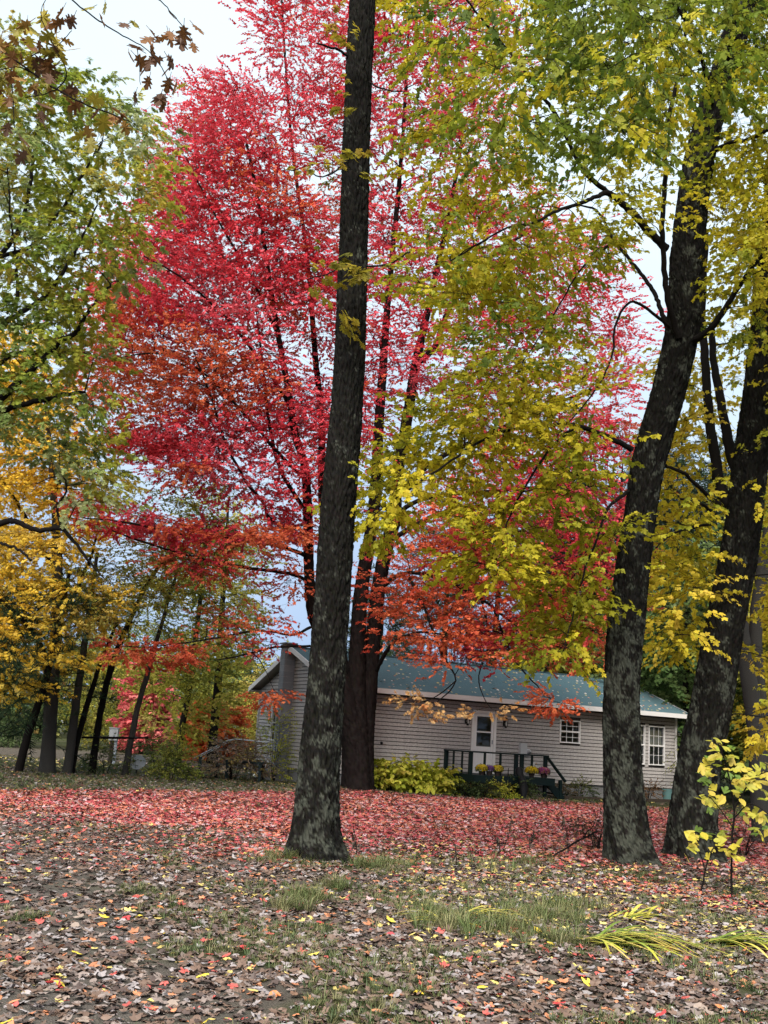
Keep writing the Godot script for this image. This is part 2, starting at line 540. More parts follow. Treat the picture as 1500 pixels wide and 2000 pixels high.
func make_materials() -> void:
	var bump := noise_texture(0.03, 256, 0.0, 1.0, 4)
	var grain := noise_texture(0.05, 512, 0.62, 1.0, 8, 5)
	var fine := noise_texture(0.12, 512, 0.55, 1.0, 9, 4)
	M.leaf = mat(Color(1, 1, 1), 0.55, {"vertex_color_use_as_albedo": true, "backlight_enabled": true, "backlight": Color(1.0, 1.0, 1.0), "metallic_specular": 0.3})
	M.litter = mat(Color(1, 1, 1), 0.62, {"vertex_color_use_as_albedo": true, "metallic_specular": 0.4})
	M.trunk = mat(Color(1, 1, 1), 0.95, {"vertex_color_use_as_albedo": true, "metallic_specular": 0.15, "albedo_texture": fine, "uv1_triplanar": true, "uv1_world_triplanar": true, "uv1_scale": Vector3(2.2, 1.1, 2.2)})
	M.bark = mat(Color(0.019, 0.0165, 0.0158), 0.95, {"metallic_specular": 0.15, "albedo_texture": fine, "uv1_triplanar": true, "uv1_world_triplanar": true, "uv1_scale": Vector3(1.5, 0.7, 1.5), "heightmap_enabled": true, "heightmap_texture": fine, "heightmap_scale": 3.0})
	M.graybark = mat(Color(0.085, 0.080, 0.076), 0.95, {"metallic_specular": 0.15, "albedo_texture": fine, "uv1_triplanar": true, "uv1_world_triplanar": true, "uv1_scale": Vector3(1.5, 0.7, 1.5), "heightmap_enabled": true, "heightmap_texture": fine, "heightmap_scale": 3.0})
	M.ground = mat(Color(1, 1, 1), 0.95, {"vertex_color_use_as_albedo": true, "metallic_specular": 0.15, "albedo_texture": fine, "uv1_triplanar": true, "uv1_world_triplanar": true, "uv1_scale": Vector3(0.9, 0.9, 0.9), "heightmap_enabled": true, "heightmap_texture": fine, "heightmap_scale": 4.0})
	M.grass = mat(Color(1, 1, 1), 0.6, {"vertex_color_use_as_albedo": true, "backlight_enabled": true, "backlight": Color(0.6, 0.6, 0.6)})
	M.siding = []
	for k in 4:
		var t := 0.95 + 0.033 * k
		M.siding.append(mat(Color(0.61 * t, 0.575 * t, 0.57 * t), 0.55, {"albedo_texture": grain, "uv1_triplanar": true, "uv1_scale": Vector3(0.35, 2.0, 0.35)}))
	M.wall = mat(Color(0.05, 0.046, 0.046), 0.95)  # near-black sheathing, so the siding gaps are painted as shadow lines
	M.trim = mat(Color(0.72, 0.71, 0.72), 0.5)
	M.soffit = mat(Color(0.42, 0.38, 0.35), 0.8)
	M.roof = mat(Color(0.135, 0.245, 0.290), 0.85, {"albedo_texture": fine, "uv1_triplanar": true, "uv1_scale": Vector3(0.55, 1.6, 1.6), "heightmap_enabled": true, "heightmap_texture": fine, "heightmap_scale": 2.0})
	M.concrete = mat(Color(0.30, 0.30, 0.31), 0.92, {"albedo_texture": grain, "uv1_triplanar": true, "uv1_scale": Vector3(1.2, 1.2, 1.2)})
	M.block = [mat(Color(0.36, 0.38, 0.42), 0.92, {"albedo_texture": fine, "uv1_triplanar": true}), mat(Color(0.42, 0.43, 0.47), 0.92, {"albedo_texture": fine, "uv1_triplanar": true}), mat(Color(0.31, 0.33, 0.37), 0.92, {"albedo_texture": fine, "uv1_triplanar": true})]
	M.mortar = mat(Color(0.33, 0.33, 0.33), 0.95)
	M.glass = mat(Color(0.04, 0.05, 0.05), 0.03, {"transparency": BaseMaterial3D.TRANSPARENCY_ALPHA, "metallic_specular": 0.35})
	M.glass.albedo_color.a = 0.12
	M.curtain = mat(Color(0.22, 0.22, 0.17), 0.9)
	M.interior = mat(Color(0.26, 0.22, 0.18), 0.9)
	M.green = mat(Color(0.007, 0.022, 0.024), 0.55, {"albedo_texture": grain, "uv1_triplanar": true})
	M.lattice = mat(Color(0.17, 0.145, 0.12), 0.85)
	M.black = mat(Color(0.012, 0.012, 0.014), 0.5)
	M.white = mat(Color(0.75, 0.75, 0.74), 0.6)
	M.meter = mat(Color(0.42, 0.44, 0.47), 0.45)
	M.metal = mat(Color(0.30, 0.34, 0.38), 0.5)
	M.pot = mat(Color(0.03, 0.022, 0.02), 0.7)
	M.teal = mat(Color(0.10, 0.20, 0.20), 0.5)
	M.wood = mat(Color(0.085, 0.065, 0.05), 0.9, {"albedo_texture": fine, "uv1_triplanar": true})
	M.brick = mat(Color(0.24, 0.17, 0.135), 0.9, {"albedo_texture": fine, "uv1_triplanar": true})
	M.lamp = mat(Color(0.02, 0.018, 0.016), 0.4)
	M.bulb = mat(Color(0.6, 0.6, 0.58), 0.2)
	leaf_kinds.maple = [spray("star", 11, 0.095, 0.42, 101), spray("star", 12, 0.095, 0.46, 102), spray("star", 9, 0.10, 0.40, 103)]
	leaf_kinds.bigmaple = [spray("maple", 9, 0.096, 0.42, 111, 0.5), spray("maple", 8, 0.100, 0.38, 112, 0.6), spray("maple", 10, 0.09, 0.46, 113, 0.45)]
	leaf_kinds.oak = [spray("oak", 8, 0.15, 0.38, 121), spray("oak", 9, 0.15, 0.40, 122)]
	leaf_kinds.small = [spray("oval", 12, 0.07, 0.40, 131), spray("oval", 10, 0.08, 0.36, 132)]
	leaf_kinds.pine = [needles(141), needles(142)]

# ------------------------------------------------------------------ ground
func litter_red(x: float, z: float) -> float:                       # how much of the fallen leaf cover comes from the red maple
	var dx := (x + 0.5) / (11.0 + 0.10 * absf(z))
	var front := smoothstep(-12.5, -21.0, z + 4.5 * nz.get_noise_2d(x * 9.0, z * 9.0))
	var back := 1.0 - smoothstep(-33.5, -35.8, z + 0.36 * (x + 0.5) * -1.0)
	return clampf(front, 0.0, 1.0) * clampf(1.0 - smoothstep(-33.5, -36.0, z + maxf(0.0, x) * 0.25 - maxf(0.0, -x - 0.5) * 1.25), 0.0, 1.0) * clampf(1.35 - dx * dx, 0.0, 1.0) + back * 0.0

func track(x: float, z: float) -> float:                          # the worn way across the lawn
	var d := (x + 1.6 - (z + 7.0) * 0.38) / (0.55 - 0.05 * z)
	return exp(-d * d) * clampf(1.0 + 1.5 * nz.get_noise_2d(x * 30.0, z * 30.0), 0.0, 1.0) * smoothstep(-24.0, -15.0, z)

func ground() -> void:
	var n := 240
	var a := Acc.new()
	var cx := 0.0
	var cz := -16.0
	var coord := PackedFloat32Array()
	for k in n + 1:
		var t := 2.0 * k / n - 1.0
		coord.append(signf(t) * (22.0 * absf(t) + 340.0 * pow(absf(t), 5.0)))
	for j in n + 1:
		for k in n + 1:
			var x := cx + coord[k]
			var z := cz + coord[j]
			a.v.append(Vector3(x, gh(x, z), z))
			var e := 0.05
			a.n.append(Vector3(gh(x - e, z) - gh(x + e, z), 2.0 * e, gh(x, z - e) - gh(x, z + e)).normalized())
			var g := smoothstep(-0.10, 0.22, nz2.get_noise_2d(x * 26.0, z * 26.0) + (0.35 if z < -34.0 or z < -33.8 - 1.25 * (x + 0.5) else 0.0))
			var dirt := Color(0.115, 0.100, 0.085)
			var turf := Color(0.075, 0.085, 0.032)
			var c := dirt.lerp(turf, g * 0.85)
			if z < -46.0 and x < -3.0:                                          # pale gravel lane beyond the trees
				c = c.lerp(Color(0.15, 0.125, 0.11), 0.85 * smoothstep(-46.0, -48.0, z) * (1.0 - smoothstep(-58.0, -62.0, z)))
			c = c.lerp(Color(0.165, 0.148, 0.136), 0.8 * track(x, z))
			var red := litter_red(x, z) * (1.0 - 0.6 * track(x, z))
			c = c.lerp(Color(0.14, 0.045, 0.04), 0.75 * red)
			a.c.append(c)
	for j in n:
		for k in n:
			var q := j * (n + 1) + k
			a.i.append_array(PackedInt32Array([q, q + 1, q + n + 1, q + 1, q + n + 2, q + n + 1]))
	put(a.mesh(), "ground", M.ground, self).set_meta("kind", "structure")

func tuft(count: int, height: float, bend: float, seed_: int, wdt := 0.006) -> ArrayMesh:
	var r := RandomNumberGenerator.new()
	r.seed = seed_
	var a := Acc.new()
	for k in count:
		var an := r.randf() * TAU
		var d := Vector3(cos(an), 0, sin(an))
		var s := Vector3(-sin(an), 0, cos(an)) * wdt
		var h := height * r.randf_range(0.5, 1.15)
		var p0 := d * r.randf_range(0, 0.35) * height
		var p1 := p0 + Vector3(0, h * 0.55, 0) + d * h * bend * 0.4
		var p2 := p0 + Vector3(0, h * r.randf_range(0.6, 1.0), 0) + d * h * bend
		var t := r.randf_range(0.7, 1.2)
		a.quad(p0 - s, p0 + s, p1 + s * 0.8, p1 - s * 0.8, Color(t, t, t))
		a.tri(p1 - s * 0.8, p1 + s * 0.8, p2, Color(t, t, t))
	return a.mesh()

func litter() -> void:
	rng.seed = 77
	var kinds := [single_leaf("maple", 0.35), single_leaf("maple", -0.5), single_leaf("star", 0.7), single_leaf("oval", 0.5), single_leaf("oak", 0.6), single_leaf("maple", 1.0)]
	var tr := []
	var cols := []
	for k in kinds:
		tr.append([])
		cols.append(PackedColorArray())
	var bands := [[-4.8, -10.0, 560.0, 0.064], [-10.0, -15.0, 440.0, 0.065], [-15.0, -24.0, 260.0, 0.068], [-24.0, -37.5, 150.0, 0.075], [-37.5, -48.0, 22.0, 0.10]]
	for b in bands:
		var z0: float = b[0]
		var z1: float = b[1]
		var half := 0.42 * -z1 + 2.0
		var n := int((z0 - z1) * half * 2.0 * b[2])
		for k in n:
			var x := rng.randf_range(-half, half)
			var z := rng.randf_range(z1, z0)
			if absf(x) > 0.42 * -z + 1.6: continue
			var way := track(x, z)
			var red := litter_red(x, z) * (1.0 - 0.55 * way)
			var cover := 0.80 + 0.75 * nz2.get_noise_2d(x * 30.0 + 50.0, z * 30.0)
			if z < -34.0 or z < -34.0 - 1.25 * (x + 1.0): cover *= 0.55
			cover = lerpf(cover, 1.0, red) * (1.0 - 0.45 * way)
			if x > 1.0 and z > -21.0 and z < -12.5: cover = maxf(cover, 0.9)
			if rng.randf() > cover: continue
			if x > -1.2 and z < -35.6 - (x + 1.2) * 0.51 : continue             # under the house
			place_leaf(x, z, b[3], red, kinds, tr, cols)
	for k in kinds.size():
		var o := multi("fallen_leaves", kinds[k], tr[k], cols[k], M.litter, self)
		tag(o, ["flat fallen maple leaves carpeting the lawn in red and brown", "cupped fallen maple leaves strewn over the lawn", "small curled fallen leaves strewn over the lawn", "oval fallen leaves scattered through the litter", "fallen oak leaves scattered through the litter", "tightly curled dry maple leaves in the litter"][k], "leaf litter")
	# the ones that lie largest in view, each a thing of its own
	var near := [["yellow", Color(0.60, 0.46, 0.06), "fresh yellow maple leaf fallen on the brown litter"], ["red", Color(0.42, 0.045, 0.05), "fresh red maple leaf fallen on the brown litter"], ["orange", Color(0.48, 0.16, 0.06), "orange maple leaf fallen on the brown litter"], ["tan", Color(0.22, 0.172, 0.145), "pale tan dry leaf lying on the driveway litter"], ["brown", Color(0.13, 0.075, 0.05), "dark brown oak leaf lying on the driveway litter"], ["grey", Color(0.22, 0.196, 0.202), "grey-lavender upturned dry leaf on the driveway litter"]]
	var mats := []
	for e in near: mats.append(mat(e[1], 0.6))
	for k in 280:
		var z := -rng.randf_range(6.4, 11.0)
		var x := rng.randf_range(-0.37, 0.37) * -z
		var f := rng.randf()
		var q := 3 if f < 0.30 else 4 if f < 0.58 else 5 if f < 0.80 else 0 if f < 0.91 else 2 if f < 0.955 else 1
		var o := put(kinds[4 if q == 4 else [0, 1, 5, 2][rng.randi() % 4]], "fallen_leaf", mats[q], self)
		o.transform = lying(x, z, rng.randf_range(0.06, 0.10), 0.016)
		tag(o, near[q][2], "leaf", "single %s leaves on the ground" % near[q][0])

func lying(x: float, z: float, s: float, lift: float) -> Transform3D:
	var b := Basis(Vector3.UP, rng.randf() * TAU) * Basis(Vector3.RIGHT, rng.randfn(0, 0.24)) * Basis(Vector3.BACK, rng.randfn(0, 0.24))
	if rng.randf() < 0.3: b = b * Basis(Vector3.BACK, PI)
	return Transform3D(b * s, Vector3(x, gh(x, z) + lift + rng.randf() * 0.018, z))

func place_leaf(x: float, z: float, size: float, red: float, kinds: Array, tr: Array, cols: Array) -> void:
	var c: Color
	var f := rng.randf()
	var k := rng.randi() % 4
	var patch := nz.get_noise_2d(x * 14.0 + 7.0, z * 14.0)
	if rng.randf() < red:
		if f < 0.40 + 0.5 * patch: c = Color(0.30, 0.048, 0.056)
		elif f < 0.62: c = Color(0.36, 0.105, 0.060)
		elif f < 0.76: c = Color(0.38, 0.17, 0.13)
		elif f < 0.92: c = Color(0.37, 0.235, 0.245)
		else: c = Color(0.15, 0.06, 0.045)
	else:
		var yellow := 0.03
		if x > 0.5 and z > -22.0: yellow = 0.13 * smoothstep(-8.0, -12.0, z) + 0.03
		if z < -36.0: yellow = 0.35
		if f < yellow: c = Color(0.46, 0.37, 0.12)
		elif f < yellow + 0.04: c = Color(0.40, 0.16, 0.08)
		elif f < yellow + 0.065: c = Color(0.34, 0.07, 0.06)
		elif f < 0.48: c = Color(0.115, 0.074, 0.056)
		elif f < 0.66: c = Color(0.065, 0.045, 0.040)
		elif f < 0.88: c = Color(0.165, 0.130, 0.118)
		elif f < 0.97: c = Color(0.225, 0.198, 0.202)
		else: c = Color(0.27, 0.245, 0.245)
		if rng.randf() < 0.35: k = 4
	if rng.randf() < 0.22: k = 5
	c *= rng.randf_range(0.75, 1.2)
	tr[k].append(lying(x, z, size * rng.randf_range(0.7, 1.4), 0.006))
	cols[k].append(c)

# ------------------------------------------------------------------ house
const HL := 14.82
const HW := 6.91
const SB := 0.45                    # foot of the siding
const EAVE := 3.16                  # underside of the fascia
const PEAK := 4.72
const OVER := 0.42

func roof_y(z: float) -> float:     # top of the roof over the local z (front eave at +OVER, ridge at -HW / 2)
	return lerpf(PEAK, EAVE + 0.17, absf(z + HW / 2.0) / (HW / 2.0 + OVER))

func board(parent: Node, s0: float, s1: float, y: float, mats: Array, gable := false, top0 := 0.0, top1 := 0.0) -> void:
	# one course of lap siding: its foot stands proud, its head lies back under the course above
	if s1 - s0 < 0.02: return
	var a := Acc.new()
	var h := 0.127
	var foot := 0.045
	var head := 0.026
	var p := func(s: float, yy: float, o: float) -> Vector3: return Vector3(-o, yy, s) if gable else Vector3(s, yy, o)
	var c0: float = s0 + top0
	var c1: float = s1 - top1
	y += 0.022                      # gap added under each course to make a dark shadow line
	h -= 0.022
	a.quad(p.call(s0, y, foot), p.call(c0, y + h, head), p.call(c1, y + h, head), p.call(s1, y, foot))
	a.quad(p.call(s0, y, 0.0), p.call(s0, y, foot), p.call(s1, y, foot), p.call(s1, y, 0.0))
	a.tri(p.call(s0, y, 0.0), p.call(c0, y + h, head), p.call(s0, y, foot))
	a.tri(p.call(s1, y, 0.0), p.call(s1, y, foot), p.call(c1, y + h, head))
	put(a.mesh(), "siding_board", mats[rng.randi() % mats.size()], parent)

func window(parent: Node, s0: float, s1: float, y0: float, y1: float, across: int, gable := false, curtain := false) -> void:
	var w := Node3D.new()
	w.name = "window"
	parent.add_child(w, true)
	if gable: w.transform = Transform3D(Basis(Vector3.UP, -PI / 2), Vector3.ZERO)      # local x runs along +z, out is -x
	var t := 0.045
	var a := Acc.new()
	a.box(Vector3(s0, y0, -0.04), Vector3(s0 + t, y1, 0.05))
	a.box(Vector3(s1 - t, y0, -0.04), Vector3(s1, y1, 0.05))
	a.box(Vector3(s0 + t, y1 - t, -0.04), Vector3(s1 - t, y1, 0.052))
	a.box(Vector3(s0 + t, y0 + 0.002, -0.04), Vector3(s1 - t, y0 + t, 0.062))
	put(a.mesh(), "frame", M.trim, w)
	var ym := (y0 + y1) / 2.0
	boxpart("meeting_rail", Vector3(s0 + t, ym - 0.028, -0.03), Vector3(s1 - t, ym + 0.028, 0.03), M.trim, w)
	for half in 2:
		var lo := y0 + t if half == 0 else ym + 0.028
		var hi := ym - 0.028 if half == 0 else y1 - t
		boxpart("pane", Vector3(s0 + t, lo, -0.012), Vector3(s1 - t, hi, -0.008), M.glass, w)
		for k in range(1, across):
			var x := lerpf(s0 + t, s1 - t, float(k) / across)
			boxpart("muntin", Vector3(x - 0.008, lo, -0.006), Vector3(x + 0.008, hi, 0.008), M.trim, w)
		boxpart("muntin", Vector3(s0 + t, (lo + hi) / 2.0 - 0.008, -0.005), Vector3(s1 - t, (lo + hi) / 2.0 + 0.008, 0.010), M.trim, w)
	if curtain:
		var c := Acc.new()
		var n := 24
		for k in n:
			var x0 := lerpf(s0 + 0.03, s1 - 0.03, float(k) / n)
			var x1 := lerpf(s0 + 0.03, s1 - 0.03, (k + 1.0) / n)
			c.quad(Vector3(x0, ym - 0.05, -0.12 + 0.025 * (k % 2)), Vector3(x0, y1, -0.12 + 0.025 * (k % 2)), Vector3(x1, y1, -0.12 + 0.025 * ((k + 1) % 2)), Vector3(x1, ym - 0.05, -0.12 + 0.025 * ((k + 1) % 2)))
		put(c.mesh(), "curtain", M.curtain, w)

func end_triangle(a: Acc, x: float) -> void:       # the wall between eaves and ridge
	var g0 := Vector3(x, EAVE + 0.1, 0.0)
	var g1 := Vector3(x, EAVE + 0.1, -HW)
	var g2 := Vector3(x, PEAK - 0.12, -HW / 2.0)
	var dx := Vector3(0.15, 0, 0)
	a.tri(g0, g1, g2)
	a.tri(g0 + dx, g2 + dx, g1 + dx)

func house() -> void:
	rng.seed = 5
	var h := thing("ranch_house", "long single-storey house with mauve lap siding and a blue-grey shingle roof", "house", Vector3(-1.17, 0.0, -36.0))
	h.rotation.y = deg_to_rad(27.145)
	var front := Node3D.new()
	front.name = "front_wall"
	h.add_child(front)
	var gab := Node3D.new()
	gab.name = "gable_wall"
	h.add_child(gab)
	# openings: s0, s1, y0, y1
	var op := [[5.30, 6.33, 0.66, 2.87], [9.15, 10.09, 1.93, 2.77], [12.40, 13.22, 1.31, 2.80], [13.39, 14.21, 1.31, 2.80]]
	var gop := [[-5.58, -4.88, 1.35, 2.67]]
	# sheathing round the openings (front)
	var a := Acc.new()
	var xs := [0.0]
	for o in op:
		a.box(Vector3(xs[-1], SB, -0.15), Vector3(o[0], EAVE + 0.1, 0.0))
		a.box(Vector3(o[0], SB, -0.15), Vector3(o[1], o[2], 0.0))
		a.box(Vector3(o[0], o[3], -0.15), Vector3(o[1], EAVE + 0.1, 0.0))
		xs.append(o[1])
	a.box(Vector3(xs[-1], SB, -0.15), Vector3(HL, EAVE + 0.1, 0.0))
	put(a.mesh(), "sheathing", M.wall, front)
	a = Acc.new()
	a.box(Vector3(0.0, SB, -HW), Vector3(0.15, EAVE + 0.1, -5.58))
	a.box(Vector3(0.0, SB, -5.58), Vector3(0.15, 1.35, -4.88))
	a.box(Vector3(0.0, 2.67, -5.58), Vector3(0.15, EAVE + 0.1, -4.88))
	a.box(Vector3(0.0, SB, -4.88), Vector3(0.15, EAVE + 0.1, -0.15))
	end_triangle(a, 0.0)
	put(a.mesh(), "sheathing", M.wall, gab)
	a = Acc.new()
	a.box(Vector3(HL - 0.15, SB, -HW), Vector3(HL, EAVE + 0.1, -0.15))
	end_triangle(a, HL - 0.15)
	put(a.mesh(), "end_wall", M.siding[1], h)
	a = Acc.new()
	a.box(Vector3(0.15, SB, -HW), Vector3(HL - 0.15, EAVE + 0.1, -HW + 0.15))
	put(a.mesh(), "rear_wall", M.siding[1], h)
	boxpart("floor", Vector3(0.15, SB + 0.02, -HW + 0.15), Vector3(HL - 0.15, SB + 0.1, -0.15), M.interior, h)
	boxpart("partition", Vector3(0.16, SB + 0.1, -3.0), Vector3(HL - 0.16, EAVE, -2.9), M.interior, h)
	boxpart("foundation", Vector3(0.03, -0.3, -HW + 0.03), Vector3(HL - 0.03, SB - 0.003, -0.03), M.concrete, h)
	# siding, course by course
	var y := SB
	while y < EAVE - 0.06:
		var s := 0.0
		for o in op:
			if y + 0.127 > o[2] + 0.02 and y < o[3] - 0.02:
				board(front, s, o[0], y, M.siding)
				s = o[1]
		board(front, s, HL, y, M.siding)
		y += 0.127
	y = SB
	while y < PEAK - 0.3:
		var inset := 0.0
		var slope := 0.0
		if y > EAVE - 0.05:
			var k := (HW / 2.0 + OVER) / (PEAK - EAVE - 0.17)
			inset = maxf(0.0, (y - EAVE + 0.05) * k - OVER + 0.1)
			slope = 0.127 * k
		var z := -HW + inset
		for o in gop:
			if y + 0.127 > o[2] + 0.02 and y < o[3] - 0.02:
				board(gab, z, o[0], y, M.siding, true)
				z = o[1]
		board(gab, z, -inset, y, M.siding, true, slope if inset > 0.0 else 0.0, slope if inset > 0.0 else 0.0)
		y += 0.127
	for c in [Vector3(-0.02, 0, 0.0), Vector3(HL - 0.05, 0, 0.0), Vector3(-0.045, 0, -HW - 0.01)]:
		boxpart("corner_post", Vector3(c.x - 0.025, SB - 0.01, c.z - 0.04), Vector3(c.x + 0.06, EAVE, c.z + 0.05), M.trim if c.x > 1.0 else M.siding[3], h)
	window(front, 9.15, 10.09, 1.93, 2.77, 3)
	window(front, 12.40, 13.22, 1.31, 2.80, 3, false, true)
	window(front, 13.39, 14.21, 1.31, 2.80, 3, false, true)
	window(gab, -5.58, -4.88, 1.35, 2.67, 2, true)
	# door
	var d := Node3D.new()
	d.name = "door"
	h.add_child(d)
	a = Acc.new()
	a.box(Vector3(5.30, 0.66, -0.05), Vector3(5.40, 2.87, 0.06))
	a.box(Vector3(6.23, 0.66, -0.05), Vector3(6.33, 2.87, 0.06))
	a.box(Vector3(5.40, 2.77, -0.05), Vector3(6.23, 2.87, 0.058))
	put(a.mesh(), "frame", M.trim, d)
	a = Acc.new()
	a.box(Vector3(5.405, 0.68, -0.02), Vector3(5.52, 2.765, 0.03))
	a.box(Vector3(6.14, 0.68, -0.02), Vector3(6.225, 2.765, 0.03))
	a.box(Vector3(5.52, 2.66, -0.02), Vector3(6.14, 2.765, 0.028))
	a.box(Vector3(5.52, 0.68, -0.02), Vector3(6.14, 1.62, 0.018))
	a.box(Vector3(5.60, 1.46, 0.018), Vector3(6.06, 1.55, 0.026))
	a.box(Vector3(5.60, 0.78, 0.018), Vector3(5.80, 1.36, 0.026))
	a.box(Vector3(5.86, 0.78, 0.018), Vector3(6.06, 1.36, 0.026))
	put(a.mesh(), "leaf", M.trim, d)
	boxpart("pane", Vector3(5.52, 2.15, 0.0), Vector3(6.14, 2.66, 0.005), M.glass, d)
	boxpart("pane", Vector3(5.52, 1.62, 0.0), Vector3(6.14, 2.10, 0.005), M.glass, d)
	boxpart("rail", Vector3(5.52, 2.10, -0.02), Vector3(6.14, 2.15, 0.028), M.trim, d)
	boxpart("handle", Vector3(6.165, 1.72, 0.03), Vector3(6.19, 1.86, 0.07), M.metal, d)
	# roof: courses of shingles, each lapping the one below it
	for side in 2:
		a = Acc.new()
		var rows := 30
		var run := HW / 2.0 + OVER
		for k in rows:
			var f0 := float(k) / rows
			var f1 := (k + 1.0) / rows
			var z0 := OVER - run * f0
			var z1 := OVER - run * f1
			var y0 := lerpf(EAVE + 0.17, PEAK, f0) + 0.014
			var y1 := lerpf(EAVE + 0.17, PEAK, f1) + 0.004
			if side == 1:
				z0 = -HW - z0
				z1 = -HW - z1
			a.quad(Vector3(-0.34, y0, z0), Vector3(-0.34, y1, z1), Vector3(HL + 0.34, y1, z1), Vector3(HL + 0.34, y0, z0))
			a.quad(Vector3(-0.34, y0 - 0.012, z0), Vector3(-0.34, y0, z0), Vector3(HL + 0.34, y0, z0), Vector3(HL + 0.34, y0 - 0.012, z0))
		put(a.mesh(), "roof_slope", M.roof, h)
	a = Acc.new()
	for e in [OVER, -HW - OVER]:    # decks under the shingles, so that the roof has a thickness
		a.quad(Vector3(-0.33, EAVE + 0.08, e), Vector3(HL + 0.33, EAVE + 0.08, e), Vector3(HL + 0.33, PEAK - 0.09, -HW / 2.0), Vector3(-0.33, PEAK - 0.09, -HW / 2.0))
	put(a.mesh(), "roof_deck", M.soffit, h)
	boxpart("soffit", Vector3(-0.33, EAVE + 0.02, 0.05), Vector3(HL + 0.33, EAVE + 0.04, OVER - 0.002), M.soffit, h)
	boxpart("soffit", Vector3(-0.33, EAVE + 0.02, -HW - OVER + 0.002), Vector3(HL + 0.33, EAVE + 0.04, -HW), M.soffit, h)
	boxpart("gutter", Vector3(-0.36, EAVE, OVER), Vector3(HL + 0.36, EAVE + 0.165, OVER + 0.09), M.trim, h)
	boxpart("gutter", Vector3(-0.36, EAVE, -HW - OVER - 0.09), Vector3(HL + 0.36, EAVE + 0.165, -HW - OVER), M.trim, h)
	boxpart("ridge_cap", Vector3(-0.345, PEAK - 0.005, -HW / 2.0 - 0.12), Vector3(HL + 0.345, PEAK + 0.022, -HW / 2.0 + 0.12), M.roof, h)
	for x in [-0.36, HL + 0.34]:
		for e in [OVER + 0.05, -HW - OVER - 0.05]:
			a = Acc.new()
			var p0 := Vector3(x, EAVE - 0.01, e)
			var p1 := Vector3(x, PEAK - 0.17, -HW / 2.0)
			var up := Vector3(0, 0.185, 0)
			var dx := Vector3(0.025, 0, 0)
			a.quad(p0, p1, p1 + up, p0 + up)
			a.quad(p0 + dx, p0 + dx + up, p1 + dx + up, p1 + dx)
			a.quad(p0, p0 + dx, p1 + dx, p1)
			a.quad(p0 + up, p1 + up, p1 + dx + up, p0 + dx + up)
			put(a.mesh(), "rake_board", M.trim, h)
	# chimney of concrete blocks
	var c := Node3D.new()
	c.name = "chimney"
	h.add_child(c)
	boxpart("mortar_core", Vector3(-0.44, -0.2, -4.11), Vector3(-0.045, 4.8, -3.71), M.mortar, c)
	y = 0.0
	while y < 4.55:
		boxpart("block", Vector3(-0.455, y + 0.006, -4.125), Vector3(-0.04, y + 0.196, -3.695), M.block[rng.randi() % 3], c)
		y += 0.203
	boxpart("footing", Vector3(-0.62, -0.2, -4.35), Vector3(-0.03, 0.42, -3.62), M.concrete, c)
	for k in 2:
		boxpart("brick_course", Vector3(-0.47, 4.69 + k * 0.07, -4.14), Vector3(-0.03, 4.69 + k * 0.07 + 0.06, -3.68), M.brick, c)
	boxpart("cap", Vector3(-0.50, 4.84, -4.17), Vector3(0.0, 4.89, -3.65), M.concrete, c)
	boxpart("gable_vent", Vector3(-0.05, 3.98, -3.22), Vector3(-0.02, 4.15, -3.05), M.soffit, h)
	# lamps beside the door, meter, tap
	for s in [5.05, 6.66]:
		var l := Node3D.new()
		l.name = "wall_lantern"
		h.add_child(l, true)
		l.position = Vector3(s, 2.48, 0.03)
		a = Acc.new()
		a.box(Vector3(-0.05, -0.1, 0.0), Vector3(0.05, 0.12, 0.03))
		a.bar(Vector3(0, 0.02, 0.03), Vector3(0, 0.17, 0.12), 0.02, 0.02)
		a.tube(PackedVector3Array([Vector3(0, 0.13, 0.13), Vector3(0, 0.19, 0.13), Vector3(0, 0.23, 0.13)]), PackedFloat32Array([0.085, 0.04, 0.01]), 8, Color.WHITE, true)
		a.tube(PackedVector3Array([Vector3(0, -0.17, 0.13), Vector3(0, -0.14, 0.13), Vector3(0, -0.11, 0.13)]), PackedFloat32Array([0.01, 0.05, 0.055]), 8, Color.WHITE, true)
		for q in 4:
			var an := PI / 4 + q * PI / 2
			a.bar(Vector3(cos(an) * 0.055, -0.11, 0.13 + sin(an) * 0.055), Vector3(cos(an) * 0.075, 0.13, 0.13 + sin(an) * 0.075), 0.012, 0.012)
		a.n.clear(); a.uv.clear()
		put(a.mesh(), "bracket", M.lamp, l)
		var b := Acc.new()
		b.tube(PackedVector3Array([Vector3(0, -0.08, 0.13), Vector3(0, -0.02, 0.13), Vector3(0, 0.06, 0.13)]), PackedFloat32Array([0.02, 0.032, 0.012]), 8, Color.WHITE, true)
		put(b.mesh(), "bulb", M.bulb, l)
	var mt := Node3D.new()
	mt.name = "electric_meter"
	h.add_child(mt)
	boxpart("box", Vector3(7.34, 1.44, 0.02), Vector3(7.62, 1.82, 0.16), M.meter, mt)
	a = Acc.new()
	a.tube(PackedVector3Array([Vector3(7.70, 1.53, 0.02), Vector3(7.70, 1.53, 0.14), Vector3(7.70, 1.53, 0.20), Vector3(7.70, 1.53, 0.23)]), PackedFloat32Array([0.105, 0.10, 0.085, 0.04]), 16, Color.WHITE, true)
	put(a.mesh(), "dial", M.meter, mt)
	boxpart("conduit", Vector3(7.46, 0.4, 0.03), Vector3(7.52, 1.44, 0.09), M.meter, mt)
	a = Acc.new()
	a.tube(PackedVector3Array([Vector3(1.74, 1.53, 0.02), Vector3(1.74, 1.53, 0.09)]), PackedFloat32Array([0.05, 0.04]), 10, Color.WHITE, true)
	put(a.mesh(), "tap_cover", M.black, h)
	# leaves lying on the roof
	var tr := []
	var cols := PackedColorArray()
